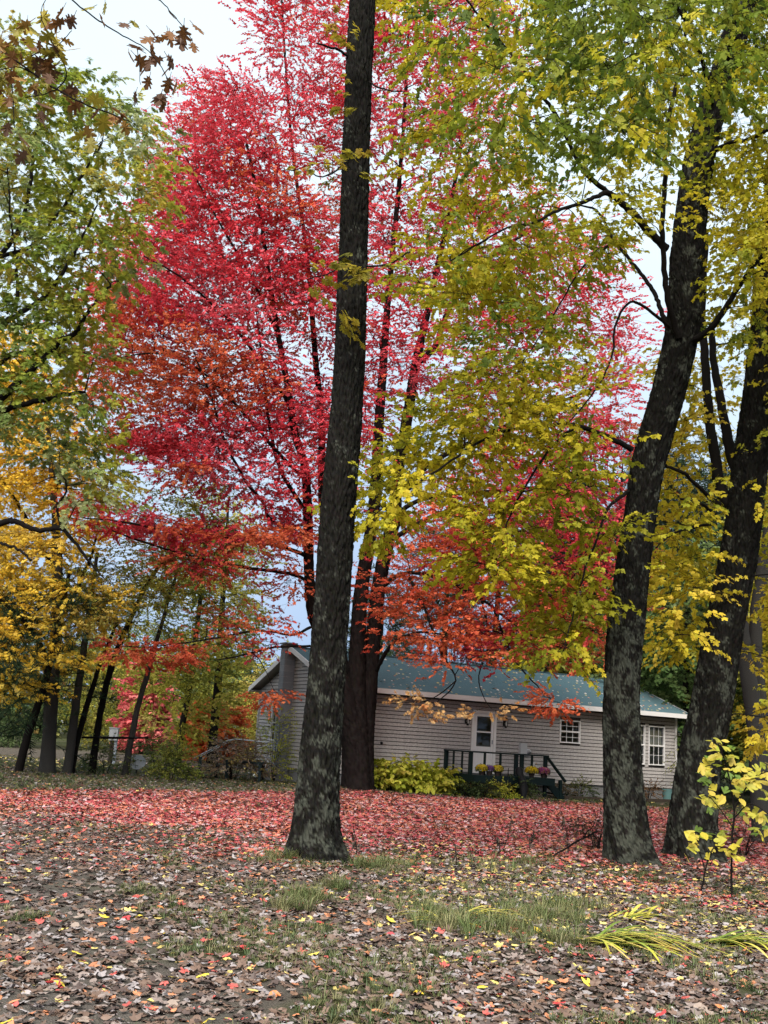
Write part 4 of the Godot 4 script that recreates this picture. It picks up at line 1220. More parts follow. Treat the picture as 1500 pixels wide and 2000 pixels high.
func foreground_trees() -> void:
	rng.seed = 51
	var t := thing("oak_tree", "tall straight dark-barked oak with pale lichen patches on its lower trunk", "tree")
	var tp := path([[614, 1706, 98], [615, 1660, 92], [617, 1600, 88], [627, 1450, 82], [640, 1300, 74], [660, 1000, 70], [680, 750, 62], [689, 520, 58], [697, 240, 54], [708, 0, 52], [716, -200, 48], [722, -420, 40], [726, -700, 26]], 14.85)
	var a := Acc.new()
	hero_trunk(a, tp, 0.85, func(h, an): return (0.44 + 0.12 * sin(an + 0.6)) if h > 0.25 and h < 1.5 else (0.24 if h < 3.4 and h > 0.25 else -0.1), 1)
	put(a.mesh(), "trunk", M.trunk, t)
	var skel := []
	for l in [[[[690, 300, 5], [660, 330, 4], [630, 345, 3], [600, 335, 2]], 14.7, 14.2], [[[664, 520, 4], [640, 535, 3], [600, 545, 2]], 14.7, 14.0], [[[716, 520, 4], [760, 515, 3.5], [800, 492, 3]], 14.7, 14.2], [[[680, 110, 6], [655, 95, 5], [620, 85, 3]], 14.8, 14.4], [[[722, 160, 4], [750, 175, 3], [790, 180, 2]], 14.7, 14.2]]:
		skel += limb(path(l[0], l[1], l[2]), 6, t, "limb", 5, 0.01)
	var cl := PackedVector3Array()
	for e in [[700, 90, 14.2], [650, 60, 14.2], [655, 290, 14.1], [690, 330, 14.2], [700, 190, 14.3], [610, 335, 14.2], [640, 520, 14.1], [690, 530, 14.1], [720, 530, 14.2], [610, 545, 14.0], [760, 520, 14.2], [665, 620, 14.2]]:
		cl.append(at(e[0], e[1], e[2]))
	grow(t, skel, cl, {"rc": 0.2, "flat": 0.6, "n": 3, "meshes": leaf_kinds.oak, "scale": 0.8, "color": func(p): return pick(p, [Color(0.16, 0.17, 0.025), Color(0.38, 0.30, 0.03), Color(0.30, 0.15, 0.03)], 60.0), "r0": 0.004, "rd": 0.005})
	# its crown, over the picture's upper edge
	rng.seed = 53
	var top := []
	for k in 9:
		var p0: Vector3 = tp[11][0].lerp(tp[12][0], rng.randf())
		var an := TAU * k / 9.0
		var p1 := p0 + Vector3(cos(an) * 2.0, 1.3, sin(an) * 2.0)
		var p2 := p0 + Vector3(cos(an) * 3.8, 2.0, sin(an) * 3.8)
		top += limb([[p0, 0.09], [p1, 0.06], [p2, 0.025]], 7, t, "limb", 5, 0.03)
	var ctr: Vector3 = tp[12][0] + Vector3(0, 1.8, 0)
	cl = spread(func(): return ctr + Vector3(rng.randfn(0, 1), rng.randfn(0, 0.4), rng.randfn(0, 1)).normalized() * rng.randf_range(1.5, 4.8) * Vector3(1, 0.7, 1), 34, 1.2)
	grow(t, top, cl, {"rc": 0.8, "flat": 0.5, "n": 9, "meshes": leaf_kinds.oak, "scale": 1.2, "color": func(p): return pick(p, [Color(0.12, 0.13, 0.02), Color(0.25, 0.17, 0.03), Color(0.22, 0.09, 0.03)], 20.0)})
	# the second leaning trunk beside the yellow maple
	rng.seed = 55
	var b := thing("leaning_maple_tree", "dark furrowed maple leaning away beside the grey-barked one, forked higher up", "tree")
	tp = path([[1356, 1712, 108], [1353, 1640, 100], [1353, 1595, 95], [1371, 1455, 86], [1385, 1400, 84], [1415, 1225, 77], [1448, 1050, 75], [1465, 910, 70], [1478, 805, 64], [1490, 700, 62], [1510, 500, 58], [1540, 200, 50], [1570, -100, 38], [1590, -350, 22]], 18.1)
	a = Acc.new()
	hero_trunk(a, tp, 0.65, func(h, _an): return 0.44 if h < 2.2 else (0.28 if h < 3.4 else 0.02), 9)
	put(a.mesh(), "trunk", M.trunk, b)
	skel = smooth(tp, 4)
	for l in [[[[1425, 985, 26], [1405, 950, 24], [1398, 900, 22], [1384, 805, 19], [1377, 700, 17], [1372, 600, 14], [1380, 450, 10]], 18.2, 19.5], [[[1440, 930, 22], [1428, 885, 20], [1410, 800, 18], [1396, 720, 15], [1390, 640, 12]], 18.2, 20.0], [[[1405, 985, 9], [1370, 955, 8], [1335, 925, 7], [1300, 910, 6]], 18.0, 17.2], [[[1400, 1010, 8], [1370, 985, 6], [1330, 975, 5]], 18.0, 17.4], [[[1398, 1025, 6], [1350, 1030, 5], [1310, 1045, 4], [1280, 1070, 3]], 18.0, 17.2], [[[1490, 700, 16], [1530, 640, 13], [1570, 560, 10]], 18.1, 17.5]]:
		skel += limb(path(l[0], l[1], l[2]), 8, b, "limb", 6, 0.012)
	cl = region([1265, 700, 1300, 760, 1290, 900, 1275, 1040, 1270, 1180, 1300, 1290, 1350, 1290, 1385, 1180, 1400, 1060, 1385, 900, 1370, 720], 17.0, 21.5, 70, 0.38, -0.3, 30.0)
	cl.append_array(region([1480, 620, 1570, 600, 1570, 1500, 1490, 1440, 1500, 1200], 16.5, 21.5, 60, 0.42, -0.2, 30.0))
	cl.append_array(region([1560, 100, 1560, 1400, 1900, 1300, 1900, 0], 16.0, 23.0, 26, 0.9))
	cl.append_array(region([1300, -420, 1300, -120, 1900, -120, 1900, -420], 15.0, 23.0, 20, 0.9))
	grow(b, skel, cl, {"rc": 0.5, "flat": 0.6, "n": 9, "meshes": leaf_kinds.bigmaple, "scale": 0.92, "color": func(p: Vector3): return pick(p, [Color(0.34, 0.36, 0.03), Color(0.56, 0.48, 0.03), Color(0.68, 0.55, 0.045), Color(0.72, 0.56, 0.07)], 18.0), "r0": 0.006, "rd": 0.008, "hang": 0.25})
	# grey forked stems behind it
	rng.seed = 57
	var c := thing("forked_grey_tree", "slim smooth grey tree forking low, behind the dark leaning maple", "tree")
	skel = limb(path([[1490, 1662, 44], [1482, 1500, 36], [1474, 1400, 33], [1458, 1300, 31], [1448, 1220, 28], [1446, 1120, 24], [1452, 1000, 20], [1470, 800, 16], [1490, 500, 10]], 23.4), 12, c, "trunk", 6, 0.01)
	skel += limb(path([[1486, 1560, 26], [1492, 1440, 26], [1480, 1320, 26], [1476, 1220, 26], [1488, 1130, 26], [1502, 1040, 22], [1530, 900, 18], [1560, 700, 12]], 23.6), 12, c, "stem", 6, 0.01)
	cl = region([1400, 600, 1700, 600, 1700, 1000, 1480, 1050, 1400, 900], 22.5, 27.0, 60, 0.7)
	grow(c, skel, cl, {"rc": 0.7, "flat": 0.55, "n": 9, "meshes": leaf_kinds.bigmaple, "scale": 1.0, "color": func(p): return pick(p, [Color(0.2, 0.24, 0.03), Color(0.5, 0.42, 0.03), Color(0.55, 0.45, 0.03)], 18.0)})
	for n_ in c.get_children():
		if n_.name.begins_with("trunk") or n_.name.begins_with("stem"): n_.material_override = M.graybark
	overhead_oak()

func overhead_oak() -> void:
	# an oak just outside the picture whose bough hangs into it, every leaf of the bough a part
	rng.seed = 61
	var t := thing("overhanging_oak_tree", "oak bough with brown and olive leaves hanging overhead against the sky", "tree")
	var base := Vector3(-6.6, 0, -7.4)
	var trunk := [[base + Vector3(0, -0.1, 0), 0.36], [base + Vector3(0, 1.5, 0), 0.27], [base + Vector3(0.1, 4.0, -0.1), 0.24], [base + Vector3(0.2, 6.5, -0.1), 0.2], [base + Vector3(0.1, 9.5, 0), 0.12], [base + Vector3(0.1, 12.0, 0), 0.04]]
	limb(trunk, 16, t, "trunk", 8, 0.01)
	var D := 7.9
	var joint: Vector3 = trunk[3][0]
	var e0 := at(-30, 75, D)
	var e1 := at(60, -90, D - 0.2)
	limb([[joint, 0.07], [joint.lerp(e0, 0.5) + Vector3(0, 0.25, 0), 0.045], [e0, 0.016]], 8, t, "limb", 8)
	limb([[joint.lerp(e0, 0.5) + Vector3(0, 0.25, 0), 0.03], [joint.lerp(e1, 0.75) + Vector3(0, 0.2, 0), 0.02], [e1, 0.012]], 7, t, "limb", 8)
	limb([[trunk[2][0], 0.06], [base + Vector3(-1.2, 5.4, 1.0), 0.05], [base + Vector3(-3.0, 6.4, 2.0), 0.02]], 8, t, "limb", 8)
	limb([[trunk[4][0], 0.05], [base + Vector3(1.0, 10.6, -1.0), 0.04], [base + Vector3(2.0, 11.8, -1.6), 0.015]], 8, t, "limb", 8)
	limb([[trunk[4][0], 0.05], [base + Vector3(-1.3, 10.6, 0.6), 0.04], [base + Vector3(-2.4, 11.6, 1.2), 0.015]], 8, t, "limb", 8)
	var twigs := [[[-30, 75, 5], [0, 97, 5], [60, 140, 4], [110, 175, 4], [170, 205, 3.5], [215, 222, 3], [255, 238, 2]],
		[[60, -90, 4], [120, -20, 3.5], [165, 20, 3], [200, 45, 3], [250, 75, 2.5], [290, 100, 2], [320, 140, 2], [340, 180, 1.5]],
		[[165, -60, 3], [300, -5, 2.5], [335, 25, 2], [355, 50, 2], [375, 78, 1.5]],
		[[40, 125, 3], [70, 105, 2.5], [110, 90, 2], [140, 60, 1.5]],
		[[110, 175, 3], [130, 140, 2.5], [90, 60, 2], [80, 20, 1.5], [100, -20, 1.5]],
		[[20, 110, 3], [25, 180, 2.5], [28, 250, 2]],
		[[268, 90, 2], [272, 130, 1.6], [274, 165, 1.3]],
		[[60, 140, 3], [30, 130, 2], [-10, 140, 2]],
		[[110, 175, 3], [80, 185, 2], [50, 190, 2]]]
	for w in twigs: limb(path(w, D, D - 0.15), 5, t, "twig", 5, 0.004)
	var shapes := [stalked_leaf("oak", 0.15), stalked_leaf("oak", 0.5), stalked_leaf("oak", -0.3)]
	var cols := [Color(0.20, 0.17, 0.025), Color(0.30, 0.24, 0.03), Color(0.17, 0.075, 0.025), Color(0.10, 0.05, 0.028), Color(0.24, 0.13, 0.03)]
	var mats := []
	for c in cols: mats.append(mat(c, 0.5, {"vertex_color_use_as_albedo": true, "backlight_enabled": true, "backlight": Color(0.8, 0.8, 0.8)}))
	var leaf := func(px: float, py: float, size: float, hang: float) -> void:
		var p := at(px, py, D + rng.randf_range(-0.25, 0.25))
		var o := put(shapes[rng.randi() % 3], "leaf", mats[(2 + rng.randi() % 2) if px > 240 and rng.randf() < 0.7 else rng.randi() % 5], t)
		var b := Basis(Vector3.UP, rng.randf() * TAU) * Basis(Vector3.RIGHT, -hang + rng.randfn(0, 0.35)) * Basis(Vector3.BACK, rng.randfn(0, 0.5))
		o.transform = Transform3D(b * size, p)
	for e in [[150, 20], [140, 35], [190, 10], [195, 35], [205, -5], [55, 30], [45, 45], [70, 35], [85, 5], [95, 25], [130, 5], [255, 45], [262, 40], [285, 50], [250, 95], [255, 98], [285, 105], [290, 125], [300, 100], [295, 140], [320, 100], [330, 110], [340, 125], [335, 140], [345, 150], [268, 170], [318, 175], [325, 178], [340, 180], [330, 55], [340, 60], [350, 65], [325, 50], [335, 30], [360, 35], [370, 40], [375, 75], [300, 75], [310, 70],
		[20, 85], [40, 95], [60, 100], [75, 90], [90, 110], [60, 120], [100, 100], [110, 130], [125, 120], [100, 160], [85, 150], [70, 165], [50, 150], [30, 145], [10, 130], [120, 175], [140, 165], [150, 175], [130, 195], [140, 205], [160, 190], [175, 195], [190, 200], [200, 205], [210, 210], [220, 215], [235, 225], [245, 225], [255, 240], [250, 215], [180, 250], [178, 255], [45, 275], [40, 280], [60, 285], [25, 240], [30, 200], [15, 180], [0, 150], [5, 60], [70, 210], [85, 200], [20, 230], [10, 210], [35, 260], [160, 230], [110, 60], [120, 45], [100, 70]]:
		leaf.call(e[0], e[1], rng.randf_range(0.12, 0.19), rng.randf_range(0.4, 1.3))
	for k in 45:
		leaf.call(rng.randf_range(-20, 130), 60 + absf(rng.randfn(0, 60)), rng.randf_range(0.11, 0.18), rng.randf_range(0.2, 1.2))
	# the rest of its crown, beyond the frame
	var cl := spread(func(): return base + Vector3(-1.5, 8.0, 1.5) + Vector3(rng.randfn(0, 1), rng.randfn(0, 0.8), rng.randfn(0, 1)).normalized() * rng.randf_range(1.5, 4.0), 30, 1.0)
	var keep := PackedVector3Array()
	for p in cl:
		if p.x < -0.42 * -p.z - 1.2 or p.z > -2.0: keep.append(p)
	grow(t, smooth(trunk, 4), keep, {"rc": 0.8, "flat": 0.5, "n": 8, "meshes": leaf_kinds.oak, "scale": 1.1, "color": func(p): return pick(p, cols, 20.0)})

func left_trees() -> void:
	rng.seed = 71
	var D := 22.5
	var t := thing("green_oak_tree", "large green oak with crooked dark boughs, its trunk beyond the driveway edge", "tree")
	var b := at(-260, 1480, D)
	b.y = 0.0
	var top := at(-230, 100, D)
	var trunk := [[b + Vector3(0, -0.1, 0), 0.55], [b + Vector3(0.05, 1.2, 0), 0.42], [b.lerp(top, 0.35), 0.36], [b.lerp(top, 0.6) + Vector3(0.1, 0, 0), 0.28], [b.lerp(top, 0.85), 0.16], [top + Vector3(0, 1.5, 0), 0.05]]
	var skel := limb(trunk, 16, t, "trunk", 8, 0.015)
	var limbs := [
		[[[-245, 960, 20], [-120, 760, 16], [0, 640, 12], [40, 612, 10], [90, 575, 8], [130, 520, 7], [165, 455, 5], [190, 400, 3]], 22.5, 21.5],
		[[[-250, 1050, 24], [-110, 880, 18], [0, 780, 15], [60, 724, 13], [115, 668, 11], [150, 647, 9], [165, 619, 8], [189, 587, 6], [217, 554, 4]], 22.5, 21.0],
		[[[-250, 1000, 20], [-100, 850, 14], [0, 804, 12], [52, 787, 11], [94, 780, 10], [126, 770, 9], [168, 766, 4]], 22.6, 22.0],
		[[[-245, 920, 14], [-90, 760, 10], [0, 710, 9], [28, 690, 8], [84, 690, 7], [140, 690, 6], [178, 690, 3]], 22.6, 23.0],
		[[[-255, 1180, 22], [-120, 1060, 16], [0, 1021, 12], [28, 1018, 11], [70, 1035, 10], [119, 1032, 9], [140, 1053, 7], [171, 1091, 5], [190, 1115, 4], [205, 1130, 2]], 22.5, 22.0],
		[[[-240, 800, 16], [-100, 600, 12], [0, 500, 10], [40, 440, 8], [60, 350, 7], [70, 260, 5], [85, 180, 3]], 22.6, 23.5],
		[[[0, 500, 9], [60, 480, 7], [120, 410, 6], [160, 340, 5], [200, 280, 3]], 22.6, 22.0],
		[[[28, 612, 8], [35, 560, 7], [30, 500, 5], [20, 420, 4], [15, 330, 3]], 22.4, 22.0],
		[[[119, 1032, 6], [112, 990, 5], [130, 960, 4], [120, 930, 3], [70, 945, 2]], 22.4, 22.0],
		[[[0, 1060, 6], [40, 1075, 5], [60, 1095, 4]], 22.4, 22.0],
		[[[-240, 700, 14], [-330, 480, 10], [-420, 300, 5]], 22.6, 23.0],
		[[[-245, 900, 14], [-380, 760, 10], [-500, 640, 5]], 22.6, 22.0]]
	for l in limbs: skel += limb(path(l[0], l[1], l[2]), 9, t, "limb", 6, 0.02)
	var cl := region([-60, 70, 40, 75, 110, 110, 150, 150, 210, 205, 270, 235, 302, 290, 300, 400, 255, 470, 236, 560, 210, 600, 120, 600, 0, 600, -60, 600], 20.0, 26.0, 150, 0.5, -0.30, 24.0)
	cl.append_array(region([-60, 600, 200, 600, 195, 700, 205, 790, 165, 850, 90, 870, 0, 860, -60, 860], 20.5, 25.0, 55, 0.5, -0.15, 24.0))
	cl.append_array(region([90, 870, 165, 850, 200, 880, 230, 940, 210, 1010, 150, 1000, 110, 930], 21.0, 24.0, 16, 0.45))
	cl.append_array(region([-400, -200, -60, -200, -60, 900, -500, 900, -550, 300], 19.0, 26.0, 40, 1.1))
	var hi := [Color(0.14, 0.21, 0.055), Color(0.23, 0.30, 0.085), Color(0.33, 0.38, 0.14), Color(0.42, 0.46, 0.23)]
	var lo := [Color(0.14, 0.20, 0.03), Color(0.27, 0.32, 0.04), Color(0.42, 0.40, 0.05), Color(0.46, 0.35, 0.055)]
	grow(t, skel, cl, {"rc": 0.75, "flat": 0.55, "n": 15, "meshes": leaf_kinds.oak, "scale": 0.78, "color": func(p: Vector3): return pick(p, lo, 14.0) if nz.get_noise_3dv(p * 9.0) > -0.03 else pick(p, hi, 14.0), "r0": 0.008, "rd": 0.010, "hang": 0.2})

	# golden maple at the far side of the lawn
	rng.seed = 73
	t = thing("golden_maple_tree", "golden-orange maple with a stout grey trunk at the far edge of the lawn", "tree")
	skel = limb(path([[92, 1516, 40], [93, 1490, 30], [97, 1420, 27], [104, 1310, 25], [112, 1200, 22], [112, 1080, 18], [104, 950, 13], [92, 820, 8], [80, 700, 4]], 34.2), 14, t, "trunk", 6, 0.01)
	for l in [[[[104, 1310, 12], [60, 1230, 9], [10, 1180, 6], [-50, 1140, 3]], 34.2, 33.0], [[[110, 1220, 12], [150, 1150, 9], [180, 1080, 5], [195, 1020, 3]], 34.2, 33.5], [[[111, 1120, 10], [60, 1030, 8], [20, 960, 5], [-20, 900, 3]], 34.2, 35.0], [[[106, 960, 8], [140, 900, 6], [150, 840, 3]], 34.2, 33.6], [[[98, 880, 7], [50, 800, 5], [20, 720, 3]], 34.2, 34.0]]:
		skel += limb(path(l[0], l[1], l[2]), 8, t, "limb", 6, 0.02)
	cl = region([-60, 620, 40, 630, 90, 700, 140, 820, 150, 900, 190, 960, 180, 1100, 212, 1170, 195, 1250, 170, 1300, 120, 1320, 60, 1350, -60, 1380], 31.5, 37.5, 200, 0.58, -0.4, 18.0)
	cl.append_array(region([-300, 700, -60, 620, -60, 1380, -300, 1300], 31.0, 37.0, 22, 1.0))
	grow(t, skel, cl, {"rc": 0.85, "flat": 0.42, "n": 22, "meshes": leaf_kinds.maple, "scale": 1.1, "color": func(p: Vector3): return pick(p, [Color(0.72, 0.42, 0.04), Color(0.82, 0.55, 0.06), Color(0.85, 0.62, 0.08), Color(0.86, 0.66, 0.18)], 14.0), "r0": 0.01, "rd": 0.01})
	t.get_node("trunk").material_override = M.graybark

func stand_tree(called: String, label: String, px: Array, d0: float, d1: float, crown: Array, n: int, cols: Array, kind: String, o: Dictionary) -> Node3D:
	# a tree whose stem is laid out in px and whose leaves fill the outline crown between the two depths
	var t := thing(called, label, "tree", Vector3.ZERO, o.get("group", ""))
	var skel := limb(path(px, d0, o.get("lean", d0)), 10, t, "trunk", 5, 0.01)
	if o.get("grey", false): t.get_node("trunk").material_override = M.graybark
	var cl := region(crown, d0 - d1, d0 + d1, n, o.get("gap", 0.7), o.get("hole", -0.2), 14.0)
	grow(t, skel, cl, {"rc": o.get("rc", 0.9), "flat": 0.5, "n": o.get("n", 11), "meshes": leaf_kinds[kind], "scale": o.get("scale", 1.1), "color": func(p: Vector3): return pick(p, cols, 14.0), "r0": 0.008, "rd": 0.009, "arch": o.get("arch", 0.1), "hang": o.get("hang", 0.1)})
	return t

func far_tree(called: String, label: String, x: float, z: float, height: float, w: float, foot: float, cols: Array, kind: String, n: int, group: String) -> void:
	# a tree of the wood behind: trunk, and a crown from foot to height
	var t := thing(called, label, "tree", Vector3(x, 0, z), group)
	var lean := rng.randf_range(-0.03, 0.05) * height
	var tp := [[Vector3(0, -0.2, 0), 0.018 * height + 0.05], [Vector3(lean * 0.3, height * 0.3, 0), 0.014 * height + 0.03], [Vector3(lean * 0.7, height * 0.65, 0), 0.008 * height + 0.02], [Vector3(lean, height * 0.97, 0), 0.02]]
	var skel := limb(tp, 8, t, "trunk", 5, 0.02)
	var pine := kind == "pine"
	var cl := spread(func() -> Vector3:
		var f := rng.randf()
		var y := lerpf(foot, height, f)
		var r := w * ((1.0 - f) * 0.9 + 0.08 if pine else sqrt(maxf(0.02, 1.0 - pow(2.0 * f - 0.9, 2.0)))) * 0.5
		var a := rng.randf() * TAU
		var q := sqrt(rng.randf_range(0.15, 1.0))
		return Vector3(lean * y / height + cos(a) * r * q, y - (0.25 * r * q if pine else 0.0), sin(a) * r * q), n, 0.55 if pine else 0.6)
	grow(t, skel, cl, {"rc": 0.21 * w, "flat": 0.35 if pine else 0.6, "n": 12 if pine else 17, "meshes": leaf_kinds[kind], "scale": 1.6 if pine else 2.1, "color": func(p: Vector3): return pick(p + t.position, cols, 12.0), "r0": 0.012, "rd": 0.008, "arch": -0.02 if pine else 0.12})

func backdrop() -> void:
	rng.seed = 81
	var gy := [Color(0.15, 0.19, 0.04), Color(0.26, 0.28, 0.05), Color(0.40, 0.37, 0.06), Color(0.48, 0.41, 0.10)]
	var gg := [Color(0.06, 0.10, 0.035), Color(0.11, 0.16, 0.06), Color(0.17, 0.22, 0.09)]
	var og := "leaning trees at the far edge of the lawn"
	stand_tree("slim_pine_tree", "dark slim pine beside the stout golden maple", [[35, 1515, 18], [50, 1450, 16], [80, 1360, 14], [110, 1240, 11], [135, 1120, 7]], 33.3, 2.5, [-60, 1150, 120, 1120, 160, 1200, 130, 1330, 60, 1440, -60, 1440], 40, [Color(0.02, 0.04, 0.02), Color(0.035, 0.06, 0.03)], "pine", {"n": 7, "scale": 1.1, "group": og})
	stand_tree("twin_oak_tree", "grey twin-stemmed oak leaning beside the golden maple", [[130, 1518, 20], [140, 1440, 17], [152, 1350, 15], [162, 1280, 13], [176, 1180, 10], [190, 1080, 6]], 34.5, 2.5, [120, 1130, 180, 1090, 260, 1120, 250, 1210, 190, 1250], 22, gy, "small", {"grey": true, "n": 18, "scale": 1.3, "gap": 0.5, "group": og})
	var t := get_child(get_child_count() - 1)
	limb(path([[138, 1518, 14], [150, 1450, 12], [172, 1370, 11], [195, 1300, 8], [230, 1210, 5]], 34.7, 35.0), 9, t, "stem", 5, 0.01)
	stand_tree("curved_oak_tree", "dark curved oak leaning far over, its stem bowed towards the house", [[178, 1518, 16], [190, 1430, 13], [205, 1350, 12], [222, 1290, 14], [250, 1220, 10], [300, 1120, 8], [360, 1060, 5]], 35.4, 2.5, [230, 1100, 330, 1060, 420, 1090, 430, 1180, 350, 1240, 250, 1210], 34, gy, "small", {"n": 18, "scale": 1.3, "gap": 0.5, "lean": 36.5, "group": og})
	stand_tree("straight_leaning_tree", "slim grey-brown tree leaning beside the satellite dish", [[243, 1520, 15], [255, 1450, 12], [272, 1370, 11], [290, 1310, 10], [315, 1220, 8], [345, 1120, 5]], 35.8, 2.8, [280, 960, 400, 940, 460, 1010, 420, 1100, 320, 1130, 260, 1060], 30, gy, "small", {"grey": true, "n": 18, "scale": 1.3, "gap": 0.5, "group": og})
	stand_tree("maple_tree", "dark-stemmed yellow-green maple behind the round bush", [[348, 1492, 13], [356, 1420, 12], [372, 1330, 11], [384, 1230, 10], [396, 1120, 7], [404, 1020, 4]], 50.0, 4.0, [270, 1330, 300, 1160, 380, 1020, 460, 1060, 500, 1180, 470, 1300, 440, 1420, 360, 1450, 300, 1420], 90, [Color(0.13, 0.16, 0.03), Color(0.25, 0.25, 0.035), Color(0.38, 0.34, 0.05), Color(0.42, 0.32, 0.10)], "maple", {"n": 17, "scale": 1.35, "hole": -0.15, "group": og})
	stand_tree("maple_tree", "stout dark-stemmed tree behind the rear steps of the house", [[412, 1492, 20], [418, 1420, 17], [426, 1330, 15], [432, 1220, 12], [440, 1100, 8], [446, 980, 4]], 52.5, 4.0, [340, 1080, 400, 960, 480, 960, 520, 1080, 500, 1200, 480, 1290, 400, 1300], 60, gy, "maple", {"n": 17, "scale": 1.35, "hole": -0.05, "group": og})
	# small bright maples and brush across the lane
	var fg := "small trees across the lane"
	far_tree("young_red_maple", "small pink-red maple across the lane, behind the leaning trunks", -12.9, -62.0, 5.4, 1.7, 0.3, [Color(0.50, 0.06, 0.08), Color(0.62, 0.13, 0.14), Color(0.66, 0.22, 0.20)], "maple", 46, fg)
	far_tree("young_red_maple", "small orange-red maple beside the rear steps of the house", -8.1, -56.0, 3.1, 1.7, 0.1, [Color(0.56, 0.07, 0.05), Color(0.62, 0.13, 0.04), Color(0.6, 0.2, 0.06)], "maple", 40, fg)
	for e in [[-16.5, -66, 7.0, 4.5, 0, "yellow-green tree across the lane next to the pink-red maple"], [-20.5, -60, 9.0, 5.0, 1, "deep green tree across the lane behind the slim pine"], [-10.4, -68, 5.5, 4.5, 0, "low yellow-green tree between the pink-red and orange-red maples"], [-5.5, -64, 6.0, 5.0, 2, "pale yellow tree behind the rear steps"], [-2.5, -68, 5.0, 4.5, 0, "yellow-green tree showing past the gable end of the house"], [-8.2, -75, 6.5, 5.5, 1, "deep green tree behind the orange-red maple"], [-13.5, -78, 10.0, 6.0, 1, "tall deep green tree rising behind the pink-red maple"], [-24.0, -70, 11.0, 6.0, 1, "tall deep green tree behind the golden maple trunk"], [-3.6, -58, 3.8, 3.6, 2, "short pale yellow tree beside the gable corner"], [-18.5, -80, 12.0, 6.0, 0, "tallest yellow-green tree beyond the lane"], [-1.0, -80, 6.0, 5.0, 1, "deep green tree behind the house gable"]]:
		far_tree("roadside_tree", e[5], e[0], e[1], e[2], e[3], 0.2, [gy, gg, [Color(0.38, 0.36, 0.06), Color(0.52, 0.44, 0.08), Color(0.56, 0.40, 0.12)]][e[4]], "small", 60, "roadside trees beyond the lane")
	# the wood that closes the view, too far to tell its trees apart
	var tr := []
	var cs := PackedColorArray()
	for k in 9000:
		var az := rng.randf_range(-0.85, 0.75)
		var r := rng.randf_range(95.0, 135.0)
		var x := sin(az) * r
		var z := -cos(az) * r
		var hh := 7.0 + 4.0 * nz.get_noise_2d(az * 700.0, 3.0) + (6.0 * smoothstep(-0.25, -0.45, az)) + 8.0 * smoothstep(0.1, 0.25, az)
		var y := hh * pow(rng.randf(), 0.8)
		tr.append(Transform3D(Basis(Vector3.UP, rng.randf() * TAU) * Basis(Vector3.RIGHT, rng.randf_range(-0.8, 0.5)) * rng.randf_range(4.0, 6.5), Vector3(x, y, z)))
		cs.append(pick(Vector3(x, y, z), [Color(0.04, 0.06, 0.03), Color(0.08, 0.10, 0.04), Color(0.20, 0.19, 0.05), Color(0.28, 0.15, 0.05)], 5.0))
	tag(multi("distant_wood", leaf_kinds.maple[0], tr, cs, M.leaf, self), "distant autumn wood closing the view beyond the lane", "wood")
	# pines and maples behind the house
	for e in [[10.5, -57, 17, 5.0], [13.0, -60, 19, 5.5], [15.5, -56, 18, 5.5], [18.5, -59, 20, 6.0], [21.5, -55, 18, 6.0], [24.5, -60, 20, 6.0], [12.0, -68, 21, 6.0], [17.0, -70, 22, 6.5], [22.0, -72, 22, 6.5], [27.5, -66, 21, 6.5]]:
		far_tree("pine_tree", "dark straight pine in the wood behind the house", e[0], e[1], e[2], e[3], 2.0, [Color(0.018, 0.034, 0.018), Color(0.03, 0.055, 0.028), Color(0.05, 0.075, 0.04)], "pine", 95, "pines behind the house")
	for e in [[4.0, -62, 15, 5.0], [7.0, -66, 17, 5.0], [0.5, -74, 13, 4.5]]:
		far_tree("bare_pine_tree", "tall sparse pine showing over the roof ridge", e[0], e[1], e[2], e[3], 5.5, [Color(0.03, 0.05, 0.025), Color(0.06, 0.085, 0.04)], "pine", 40, "sparse pines over the roof ridge")
	for e in [[13.5, -46, 11, 6.0, 1], [17.5, -44, 13, 6.5, 0], [15.8, -35, 10, 5.0, 2], [19.0, -38, 13, 6.0, 2], [14.0, -29, 11, 5.0, 2], [9.5, -52, 8.0, 5.0, 0]]:
		far_tree("understory_maple", ["yellow-green maple among the pines by the house end", "fresh green maple among the pines by the house end", "bright yellow maple in the wood past the house end"][e[4]], e[0], e[1], e[2], e[3], 1.2, [gy, [Color(0.06, 0.12, 0.03), Color(0.12, 0.19, 0.06), Color(0.2, 0.25, 0.1)], [Color(0.36, 0.33, 0.03), Color(0.54, 0.44, 0.03), Color(0.6, 0.48, 0.05)]][e[4]], "maple", 90, ["yellow-green", "fresh green", "bright yellow"][e[4]] + " maples by the house end")

